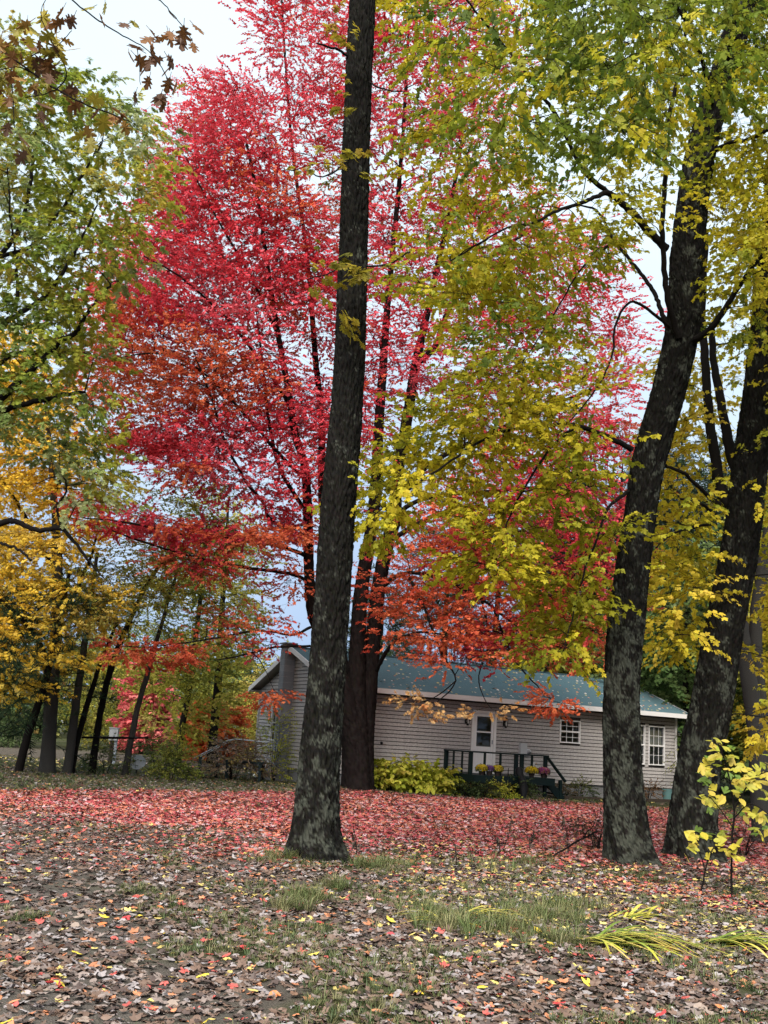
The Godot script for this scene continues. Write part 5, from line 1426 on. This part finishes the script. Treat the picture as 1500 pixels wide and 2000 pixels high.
# ------------------------------------------------------------------ yard
func shrub(called: String, label: String, base: Vector3, w: float, h: float, n: int, cols: Array, meshes: Array, scale_: float, o := {}) -> Node3D:
	var t := thing(called, label, o.get("category", "shrub"), base, o.get("group", ""))
	var skel := []
	for k in 5:
		var a := TAU * k / 5.0 + rng.randf()
		var tip := Vector3(cos(a) * w * 0.22, h * rng.randf_range(0.5, 0.8), sin(a) * w * 0.22)
		skel += limb([[Vector3(cos(a), 0, sin(a)) * 0.05 + Vector3(0, -0.04, 0), 0.014], [tip * 0.5, 0.010], [tip, 0.005]], 5, t, "stem", 3)
	var cl := spread(func() -> Vector3:
		var f := rng.randf_range(o.get("foot", 0.12), 1.0)
		var r: float = 0.5 * w * sqrt(maxf(0.05, 1.0 - pow(f * 1.25 - 0.35, 2.0))) * sqrt(rng.randf_range(0.1, 1.0))
		var a := rng.randf() * TAU
		return Vector3(cos(a) * r, h * f * 0.93, sin(a) * r * o.get("deep", 1.0)), n, o.get("gap", 0.12))
	grow(t, skel, cl, {"rc": o.get("rc", 0.22), "flat": 0.7, "n": o.get("n", 6), "meshes": meshes, "scale": scale_, "color": func(p: Vector3): return pick(p + base, cols, 60.0), "r0": 0.004, "rd": 0.004, "hang": o.get("hang", 0.1)})
	return t

func yard_things() -> void:
	rng.seed = 91
	var big := [spray("oval", 8, 0.17, 0.30, 161, 0.5), spray("oval", 7, 0.16, 0.26, 162, 0.6)]
	var lime := [Color(0.36, 0.42, 0.035), Color(0.50, 0.54, 0.06), Color(0.62, 0.60, 0.09), Color(0.66, 0.56, 0.11)]
	var h := get_node("ranch_house") as Node3D
	for e in [[1.75, 0.75, 1.35, 1.05, "tallest lime-yellow hydrangea bush against the front wall, by the red maple trunk"], [2.75, 0.85, 1.30, 0.92, "lime-yellow hydrangea bush in the middle of the front wall bed"], [3.65, 0.85, 1.05, 0.80, "lower yellow hydrangea bush at the deck end of the wall bed"]]:
		var p := h.transform * Vector3(e[0], 0, e[1])
		p.y = gh(p.x, p.z)
		shrub("hydrangea_bush", e[4], p, e[2], e[3], 34, lime, big, 0.95, {"rc": 0.2, "n": 6, "group": "lime hydrangeas before the wall"})
	var low := [Color(0.05, 0.085, 0.03), Color(0.10, 0.14, 0.05), Color(0.20, 0.20, 0.07)]
	for e in [[4.4, 2.3, 0.8, 0.5, "low green plants at the corner of the deck"], [3.9, 1.9, 0.7, 0.45, "low olive plants between the hydrangea and the deck"], [5.1, 2.35, 0.5, 0.4, "bright little green plant before the lattice"], [6.1, 2.1, 0.75, 0.62, "grey-green leafy plant before the black ornament"], [9.6, 0.7, 1.0, 0.5, "dark green plant by the foundation under the small window"]]:
		var p := h.transform * Vector3(e[0], 0, e[1])
		p.y = gh(p.x, p.z)
		shrub("border_plant", e[4], p, e[2], e[3], 16, low if e[0] != 5.1 else lime, leaf_kinds.small, 0.9, {"category": "plant", "rc": 0.16, "n": 5, "group": "border plants along the house"})
	for e in [[12.9, 0.6, 0.9, 0.75, Color(0.20, 0.115, 0.06), "rust-brown withered shrub under the tall windows"], [9.0, 0.6, 0.9, 0.4, Color(0.2, 0.15, 0.09), "tan withered plant by the foundation near the steps"]]:
		var p := h.transform * Vector3(e[0], 0, e[1])
		p.y = gh(p.x, p.z)
		shrub("withered_shrub", e[5], p, e[2], e[3], 18, [e[4] * 0.7, e[4], e[4] * 1.3], leaf_kinds.small, 0.8, {"rc": 0.2, "n": 5})
	var v := h.transform * Vector3(14.35, 0, 0.8)
	shrub("slender_sapling", "slender pale-leaved sapling before the house corner", Vector3(v.x, gh(v.x, v.z), v.z), 1.1, 2.35, 18, [Color(0.35, 0.38, 0.10), Color(0.5, 0.5, 0.2)], [spray("oval", 6, 0.06, 0.35, 171, 0.9)], 1.0, {"category": "sapling", "rc": 0.16, "n": 2, "hang": 0.8, "foot": 0.35, "gap": 0.2})
	v = h.transform * Vector3(-0.75, 0, -3.2)
	shrub("forsythia_bush", "tall yellow-green shrub climbing before the block chimney", Vector3(v.x, gh(v.x, v.z), v.z), 1.1, 2.6, 60, [Color(0.34, 0.40, 0.05), Color(0.50, 0.52, 0.07), Color(0.60, 0.58, 0.09)], leaf_kinds.small, 0.8, {"rc": 0.26, "n": 4, "gap": 0.2, "foot": 0.1, "deep": 0.6})
	v = onground(455, 1524)
	shrub("brown_hydrangea", "wide faded hydrangea with pinkish brown heads beside the rear steps", Vector3(v.x, 0, v.z), 2.1, 1.35, 60, [Color(0.16, 0.11, 0.06), Color(0.26, 0.18, 0.11), Color(0.36, 0.27, 0.24), Color(0.34, 0.26, 0.09)], leaf_kinds.small, 1.0, {"rc": 0.26, "n": 7})
	v = onground(332, 1524)
	shrub("round_bush", "round yellow-green bush on the lawn near the satellite dish", Vector3(v.x, 0, v.z), 1.35, 0.95, 44, [Color(0.10, 0.14, 0.03), Color(0.20, 0.23, 0.04), Color(0.33, 0.31, 0.06)], leaf_kinds.small, 0.9, {"rc": 0.2, "n": 7})
	v = onground(205, 1512)
	shrub("lawn_edge_bush", "low green bush at the foot of the curved oak", Vector3(v.x, 0, v.z), 1.5, 1.0, 26, gl(), leaf_kinds.small, 1.0, {"rc": 0.25, "n": 5})
	v = onground(285, 1505)
	shrub("lawn_edge_bush", "green bush between the satellite dish and the round bush", Vector3(v.x, 0, v.z - 1.6), 1.1, 1.4, 30, gl(), leaf_kinds.small, 1.0, {"rc": 0.25, "n": 5})
	# satellite dish on its mast
	v = onground(265, 1512)
	var d := thing("satellite_dish", "grey oval satellite dish on a short mast at the lawn's edge", "satellite dish", Vector3(v.x, 0, v.z))
	var a := Acc.new()
	var rings := 6
	var segs := 28
	for k in rings:
		for s in segs:
			var q := []
			for e in [[k, s], [k, s + 1], [k + 1, s + 1], [k + 1, s]]:
				var r: float = float(e[0]) / rings
				var an: float = TAU * e[1] / segs
				q.append(Vector3(cos(an) * 0.30 * r, sin(an) * 0.25 * r, 0.09 * r * r))
			a.quad(q[0], q[1], q[2], q[3])
			a.quad(q[0] - Vector3(0, 0, 0.012), q[3] - Vector3(0, 0, 0.012), q[2] - Vector3(0, 0, 0.012), q[1] - Vector3(0, 0, 0.012))
	var dish := put(a.mesh(), "reflector", M.metal, d)
	dish.transform = Transform3D(Basis(Vector3.UP, 0.15) * Basis(Vector3.RIGHT, -0.3) * Basis(Vector3.BACK, -0.15), Vector3(0, 0.38, 0))
	a = Acc.new()
	a.tube(PackedVector3Array([Vector3(0.0, -0.2, -0.06), Vector3(0.0, 0.3, -0.06), Vector3(0, 0.36, -0.02)]), PackedFloat32Array([0.025, 0.025, 0.025]), 10, Color.WHITE, true)
	put(a.mesh(), "mast", M.black, d)
	a = Acc.new()
	a.bar(Vector3(0.02, 0.15, 0.05), Vector3(0.0, 0.42, 0.34), 0.02, 0.02)
	put(a.mesh(), "arm", M.metal, d)
	a = Acc.new()
	a.box(Vector3(-0.08, 0.40, 0.30), Vector3(0.02, 0.47, 0.40))
	put(a.mesh(), "receiver", M.black, d)
	# box on a post beyond the trees
	v = onground(216, 1494)
	var s := thing("post_box", "pale grey box mounted on a wooden post across the lane", "utility box", Vector3(v.x, 0, v.z))
	boxpart("post", Vector3(-0.11, -0.1, -0.06), Vector3(0.03, 0.95, 0.06), M.wood, s)
	boxpart("support", Vector3(0.06, -0.1, -0.05), Vector3(0.17, 0.95, 0.05), M.metal, s)
	boxpart("box", Vector3(-0.17, 0.95, -0.12), Vector3(0.17, 1.42, 0.12), M.meter, s)
	boxpart("lid", Vector3(-0.19, 1.42, -0.14), Vector3(0.19, 1.45, 0.14), M.meter, s)
	# rail lashed across two of the leaning trees
	var p0 := at(160, 1440, 35.3)
	var p1 := at(290, 1441, 35.3)
	var rl := thing("wooden_rail", "dark horizontal wooden rail tied across two leaning trunks", "rail", p0)
	limb([[Vector3.ZERO, 0.035], [(p1 - p0) * 0.5 + Vector3(0, -0.01, 0), 0.038], [p1 - p0, 0.03]], 8, rl, "pole", 4)
	for e in [[196, 1440], [266, 1441]]:
		var q := at(e[0], e[1], 35.3) - p0
		a = Acc.new()
		a.tube(PackedVector3Array([q + Vector3(-0.035, 0, 0), q + Vector3(0.035, 0, 0)]), PackedFloat32Array([0.047, 0.047]), 10, Color.WHITE, true)
		put(a.mesh(), "lashing", M.black, rl)
	# rear steps with a railing beside the house
	v = onground(388, 1521)
	var st := thing("rear_steps", "small dark wooden steps with a metal handrail at the rear of the house", "steps", Vector3(v.x, 0, v.z))
	boxpart("post", Vector3(-0.06, -0.05, -0.05), Vector3(0.05, 0.72, 0.05), M.green, st)
	boxpart("post", Vector3(0.42, -0.05, -0.75), Vector3(0.50, 0.9, -0.67), M.green, st)
	for k in 3: boxpart("tread", Vector3(0.0 + 0.26 * k, 0.08 + 0.18 * k, -1.1), Vector3(0.30 + 0.26 * k, 0.12 + 0.18 * k, -0.02), M.green, st)
	boxpart("landing", Vector3(0.78, 0.60, -1.3), Vector3(2.1, 0.66, -0.02), M.green, st)
	for e in [[0.9, -1.2], [2.0, -1.2], [0.9, -0.1], [2.0, -0.1]]: boxpart("leg", Vector3(e[0] - 0.05, -0.05, e[1] - 0.05), Vector3(e[0] + 0.05, 0.6, e[1] + 0.05), M.green, st)
	for e in [[-0.02], [-1.05]]:
		a = Acc.new()
		var z: float = e[0]
		a.tube(PackedVector3Array([Vector3(-0.22, 0.66, z), Vector3(0.85, 1.30, z), Vector3(1.1, 1.36, z), Vector3(2.15, 1.32, z)]), PackedFloat32Array([0.016, 0.016, 0.016, 0.016]), 8)
		put(a.mesh(), "handrail", M.metal, st)
	# white downspout piece leaning at the gable
	v = h.transform * Vector3(-0.2, 0, -5.5)
	var w := thing("downspout", "white downspout elbow leaning from the gable foot to the ground", "downspout", Vector3(v.x, 0, v.z))
	a = Acc.new()
	a.bar(Vector3(0.12, 0.47, 0.0), Vector3(-0.32, 0.02, 0.35), 0.11, 0.08)
	put(a.mesh(), "spout", M.white, w)
	a = Acc.new()
	a.box(Vector3(0.05, 0.43, -0.05), Vector3(0.17, 0.62, 0.05))
	put(a.mesh(), "elbow", M.white, w)
	# teal pot and the bed's timber edge
	v = h.transform * Vector3(13.75, 0, 0.75)
	var tp := thing("plant_tub", "faded teal plastic plant tub by the house foundation", "plant pot", Vector3(v.x, gh(v.x, v.z), v.z))
	a = Acc.new()
	a.tube(PackedVector3Array([Vector3(0, 0, 0), Vector3(0, 0.38, 0), Vector3(0, 0.40, 0), Vector3(0, 0.44, 0), Vector3(0, 0.42, 0)]), PackedFloat32Array([0.19, 0.23, 0.255, 0.255, 0.22]), 18, Color.WHITE, true)
	put(a.mesh(), "tub", M.teal, tp)
	a = Acc.new()
	a.tube(PackedVector3Array([Vector3(0, 0.421, 0), Vector3(0, 0.425, 0)]), PackedFloat32Array([0.21, 0.2]), 16, Color.WHITE, true)
	put(a.mesh(), "soil", M.pot, tp)
	for e in [[12.1, 14.6, "long dark landscape timber edging the bed under the tall windows"], [8.3, 9.9, "dark landscape timber edging the bed near the deck steps"]]:
		var q0 := h.transform * Vector3(e[0], 0, 1.45)
		var tim := thing("landscape_timber", e[2], "timber", Vector3(q0.x, gh(q0.x, q0.z), q0.z))
		tim.rotation = h.rotation
		boxpart("beam", Vector3(0, -0.03, -0.06), Vector3(e[1] - e[0], 0.12, 0.06), M.wood, tim)
	v = h.transform * Vector3(10.7, 0, 1.0)
	var fg := thing("garden_statuette", "small pale garden statuette by the foundation near the grey trunk", "figure", Vector3(v.x, gh(v.x, v.z), v.z))
	a = Acc.new()
	a.tube(PackedVector3Array([Vector3(0, 0, 0), Vector3(0, 0.06, 0), Vector3(0, 0.09, 0), Vector3(0, 0.28, 0), Vector3(0, 0.38, 0), Vector3(0, 0.43, 0), Vector3(0, 0.50, 0), Vector3(0, 0.55, 0)]), PackedFloat32Array([0.14, 0.14, 0.08, 0.09, 0.07, 0.035, 0.055, 0.02]), 14, Color.WHITE, true)
	put(a.mesh(), "figure", M.meter, fg)

func gl() -> Array:
	return [Color(0.05, 0.08, 0.03), Color(0.10, 0.13, 0.04), Color(0.2, 0.2, 0.06)]

# ------------------------------------------------------------------ foreground
func blade_mesh(p0: Vector3, d: Vector3, long: float, rise: float, w: float, a: Acc, col: Color, col2: Color) -> void:
	# a strap leaf that rises, bends over and lies down
	var side := d.cross(Vector3.UP).normalized()
	var prev_l := p0 - side * w * 0.5
	var prev_r := p0 + side * w * 0.5
	var n := 9
	for k in range(1, n + 1):
		var t := float(k) / n
		var c := p0 + d * long * t + Vector3(0, rise * sin(minf(t * 1.15, 1.0) * PI) + 0.01, 0) + side * 0.05 * long * sin(t * 3.0 + long * 20.0)
		var ww := w * (1.0 - pow(t, 3.0)) * 0.5 + 0.0008
		var fold := Vector3(0, ww * 0.5, 0)
		var l := c - side * ww + fold
		var r := c + side * ww + fold
		a.quad(prev_l, prev_r, r, l, col.lerp(col2, smoothstep(0.45, 0.8, t)))
		prev_l = l
		prev_r = r

func daylily(label: String, base: Vector3, n: int, dir: Vector3, long: float, green: float) -> void:
	var t := thing("daylily_clump", label, "plant", base, "daylily clumps in the foreground")
	for k in n:
		var a := Acc.new()
		var d := (dir + Vector3(rng.randfn(0, 0.38), 0, rng.randfn(0, 0.38))).normalized()
		var l := long * rng.randf_range(0.55, 1.15)
		var g := rng.randf() < green
		var col := Color(0.14, 0.20, 0.035) if g else Color(0.42, 0.38, 0.07)
		var tip := Color(0.40, 0.38, 0.05) if g else Color(0.52, 0.38, 0.12)
		blade_mesh(Vector3(rng.randfn(0, 0.10), 0, rng.randfn(0, 0.07)), d, l, l * rng.randf_range(0.03, 0.15), rng.randf_range(0.022, 0.038), a, col * rng.randf_range(0.8, 1.2), tip)
		put(a.mesh(), "strap_leaf", M.grass, t)

func foreground_plants() -> void:
	rng.seed = 101
	var v := onground(1165, 1845)
	daylily("long clump of green and yellow strap leaves lying over the litter", v, 64, Vector3(1, 0, 0.3), 1.05, 0.6)
	v = onground(1230, 1795)
	daylily("yellowed strap-leaf clump behind the long green one", v, 26, Vector3(0.7, 0, -0.2), 0.6, 0.15)
	v = onground(1405, 1850)
	daylily("green strap-leaf clump beneath the yellow sapling", v, 44, Vector3(1, 0, 0.25), 0.85, 0.6)
	v = onground(935, 1792)
	daylily("small arching yellow strap-leaf clump behind the tall grass", v, 18, Vector3(0.9, 0, 0.1), 0.55, 0.25)
	v = onground(860, 1800)
	daylily("sparse pale strap-leaf clump beside the tall grass", v, 8, Vector3(-0.7, 0, 0.2), 0.5, 0.2)
	# grass
	var tall := tuft(26, 0.22, 0.75, 7, 0.0035)
	var short := tuft(12, 0.075, 0.7, 8, 0.0035)
	var tt := []
	var tc := PackedColorArray()
	for e in [[1060, 1800, 0.55, 46], [1110, 1775, 0.4, 30], [1000, 1815, 0.5, 34], [900, 1815, 0.55, 46], [850, 1790, 0.4, 26], [610, 1760, 0.28, 34], [560, 1775, 0.22, 22], [650, 1735, 0.22, 16], [725, 1700, 0.3, 22], [560, 1690, 0.3, 20], [770, 1690, 0.4, 22], [1080, 1840, 0.35, 16], [930, 1690, 0.6, 14], [1030, 1690, 0.5, 14]]:
		var c := onground(e[0], e[1])
		for k in e[3]:
			var x: float = c.x + rng.randfn(0, e[2] * 0.5)
			var z: float = c.z + rng.randfn(0, e[2] * 0.5)
			tt.append(Transform3D(Basis(Vector3.UP, rng.randf() * TAU) * rng.randf_range(0.5, 1.0), Vector3(x, gh(x, z), z)))
			tc.append([Color(0.11, 0.125, 0.045), Color(0.20, 0.19, 0.09), Color(0.09, 0.12, 0.04)][rng.randi() % 3] * rng.randf_range(0.8, 1.2))
	var o := multi("grass", tall, tt, tc, M.grass, self)
	tag(o, "taller grass tufts round the trunk and the strap-leaf clumps", "grass")
	tt = []
	tc = PackedColorArray()
	for k in 30000:
		var z := -rng.randf_range(5.0, 40.0)
		if k % 2: z = -rng.randf_range(5.0, 16.0)
		var x := rng.randf_range(-1, 1) * (0.42 * -z + 1.6)
		var far := z < -34.0 or z < -33.8 - 1.25 * (x + 0.5)
		var g := nz2.get_noise_2d(x * 26.0, z * 26.0)
		if g + (0.4 if far else 0.0) - 0.5 * track(x, z) < 0.02 + 0.25 * litter_red(x, z): continue
		if x > -1.2 and z < -35.6 - (x + 1.2) * 0.51: continue
		tt.append(Transform3D(Basis(Vector3.UP, rng.randf() * TAU) * rng.randf_range(0.5, 1.2) * (1.5 if far else 1.0), Vector3(x, gh(x, z), z)))
		tc.append([Color(0.055, 0.085, 0.03), Color(0.10, 0.115, 0.045), Color(0.16, 0.15, 0.07)][rng.randi() % 3] * rng.randf_range(0.8, 1.2))
	o = multi("grass", short, tt, tc, M.grass, self)
	tag(o, "thin short lawn grass showing between the fallen leaves", "grass")
	# sapling with mitten-shaped leaves, each leaf a part
	rng.seed = 103
	var D := 14.4
	var s := thing("yellow_sapling", "young sapling with mitten-shaped bright yellow leaves before the leaning trunks", "sapling")
	var stems := [[[[1428, 1752, 5], [1430, 1640, 4], [1434, 1580, 4], [1420, 1500, 3], [1405, 1460, 2.5], [1400, 1440, 2]], 14.4, 14.2], [[[1434, 1580, 3.5], [1470, 1520, 3], [1510, 1505, 2]], 14.3, 14.0], [[[1432, 1600, 3], [1465, 1570, 2.5], [1500, 1590, 2]], 14.3, 14.0], [[[1425, 1530, 2.5], [1390, 1495, 2], [1370, 1505, 1.5]], 14.3, 14.2], [[[1431, 1615, 2.5], [1390, 1560, 2], [1370, 1555, 1.5]], 14.3, 14.1], [[[1368, 1752, 4], [1378, 1700, 3], [1395, 1655, 2.5], [1430, 1660, 2]], 14.3, 14.0], [[[1378, 1700, 2.5], [1360, 1650, 2], [1348, 1640, 1.5]], 14.3, 14.1]]
	for e in stems: limb(path(e[0], e[1], e[2]), 6, s, "stem", 5, 0.004)
	var shapes := [single_leaf("lobed", 0.25), single_leaf("lobed", 0.55), single_leaf("oval", 0.35)]
	var mats := []
	for c in [Color(0.37, 0.31, 0.035), Color(0.40, 0.31, 0.05), Color(0.30, 0.28, 0.035), Color(0.10, 0.16, 0.025), Color(0.24, 0.26, 0.025)]: mats.append(mat(c, 0.5, {"vertex_color_use_as_albedo": true, "backlight_enabled": true, "backlight": Color(0.7, 0.7, 0.7)}))
	for e in [[1400, 1445], [1412, 1455], [1420, 1448], [1390, 1470], [1400, 1475], [1425, 1475], [1432, 1485], [1380, 1490], [1385, 1500], [1372, 1508], [1380, 1515], [1418, 1500], [1430, 1505], [1440, 1495], [1450, 1500], [1460, 1500], [1470, 1510], [1480, 1505], [1490, 1515], [1465, 1520], [1450, 1530], [1440, 1525], [1478, 1530], [1495, 1530], [1365, 1558], [1375, 1562], [1390, 1570], [1400, 1568], [1408, 1555], [1415, 1560], [1388, 1540], [1455, 1580], [1465, 1590], [1475, 1598], [1485, 1590], [1492, 1600], [1480, 1620], [1490, 1630], [1500, 1620], [1345, 1632], [1352, 1640], [1375, 1636], [1350, 1655], [1380, 1668], [1390, 1662], [1405, 1650], [1415, 1660], [1425, 1655], [1440, 1670], [1450, 1680], [1335, 1675], [1410, 1640], [1395, 1690], [1505, 1560], [1510, 1500]]:
		var p := at(e[0] + rng.randfn(0, 3), e[1] + rng.randfn(0, 3), D - 0.2 + rng.randf_range(-0.25, 0.25))
		var lf := put(shapes[0 if rng.randf() < 0.6 else 1 if rng.randf() < 0.6 else 2], "leaf", mats[rng.randi() % 3], s)
		lf.transform = Transform3D(Basis(Vector3.RIGHT, rng.randf_range(0.1, 1.2)) * Basis(Vector3.BACK, rng.randfn(0, 0.4)) * Basis(Vector3.UP, rng.randf() * TAU) * rng.randf_range(0.11, 0.19), p)
	for k in 46:
		var q: Array = [[1405, 1460], [1460, 1510], [1490, 1520], [1385, 1500], [1390, 1560], [1475, 1600], [1415, 1655], [1355, 1640], [1440, 1545], [1500, 1545]][k % 10]
		var p := at(q[0] + rng.randfn(0, 15), q[1] + rng.randfn(0, 11), D - 0.1 + rng.randf_range(-0.3, 0.3))
		var lf := put(shapes[rng.randi() % 3], "leaf", mats[rng.randi() % 3], s)
		lf.transform = Transform3D(Basis(Vector3.RIGHT, rng.randf_range(0.1, 1.2)) * Basis(Vector3.BACK, rng.randfn(0, 0.4)) * Basis(Vector3.UP, rng.randf() * TAU) * rng.randf_range(0.11, 0.18), p)
	for k in 44:
		var p := at(rng.randf_range(1360, 1515), rng.randf_range(1455, 1640), D + 0.45 + rng.randf_range(-0.2, 0.3))
		var lf := put(shapes[rng.randi() % 2], "leaf", mats[3 + rng.randi() % 2], s)
		lf.transform = Transform3D(Basis(Vector3.RIGHT, rng.randf_range(0.0, 1.1)) * Basis(Vector3.UP, rng.randf() * TAU) * rng.randf_range(0.11, 0.19), p)
	# dry weed stalks between the trunks
	for e in [[982, 1662, 36, "dry brown weed stalk standing tall in the leaf litter"], [975, 1668, 22, "short dry weed stalk at the foot of the tall one"], [1030, 1672, 30, "bent dry weed stalk in the red leaves"], [1110, 1672, 46, "thin reddish weed stalk in the red leaves"], [1158, 1645, 40, "dark dry weed stalk beside the grey trunk"], [697, 1668, 34, "dry weed stalk next to the lichened oak trunk"], [890, 1690, 26, "leaning dry twig in the litter"]]:
		var b := onground(e[0], e[1])
		var w := thing("dry_weed", e[3], "weed", b)
		var hh: float = e[2] / FOCAL * b.length() * 1.6
		var lean := Vector3(rng.randf_range(-0.3, 0.3), 1, rng.randf_range(-0.2, 0.2)) * hh
		limb([[Vector3(0, -0.02, 0), 0.008], [lean * 0.5 + Vector3(0.02, 0, 0), 0.006], [lean, 0.003]], 5, w, "stalk", 4, 0.004)
		for k in 7:
			var f := rng.randf_range(0.4, 1.0)
			var a := Acc.new()
			add_leaf(a, Transform3D(Basis(Vector3.UP, rng.randf() * TAU) * Basis(Vector3.RIGHT, -0.9), lean * f), rng.randf_range(0.05, 0.10), "oval", 1.2, Color.WHITE)
			put(a.mesh(), "dead_leaf", M.wood, w)
	var br := thing("fallen_branch", "dead forked branch lying against the grey-barked trunk", "branch", onground(1090, 1682))
	var b1 := onground(1165, 1650) + Vector3(0, 0.22, 0) - br.position
	limb([[Vector3(-0.1, 0.02, 0), 0.012], [b1 * 0.5 + Vector3(0, 0.06, 0), 0.016], [b1, 0.02]], 6, br, "stick", 5, 0.01)
	limb([[b1 * 0.6 + Vector3(0, 0.07, 0), 0.012], [b1 * 0.7 + Vector3(0.15, 0.3, 0), 0.008], [b1 * 0.75 + Vector3(0.1, 0.5, 0), 0.004]], 5, br, "fork", 5, 0.01)
	shrub("withered_brush", "tangle of dry brown brush beside the grey-barked trunk", onground(1165, 1662), 0.7, 0.55, 14, [Color(0.08, 0.05, 0.035), Color(0.12, 0.075, 0.05)], [spray("oval", 6, 0.06, 0.3, 181)], 0.9, {"rc": 0.16, "n": 3})
	shrub("withered_brush", "low brown brush behind the yellow sapling", onground(1452, 1668), 1.1, 0.6, 18, [Color(0.10, 0.07, 0.05), Color(0.15, 0.10, 0.07)], [spray("oval", 6, 0.06, 0.3, 182)], 0.9, {"rc": 0.18, "n": 3})
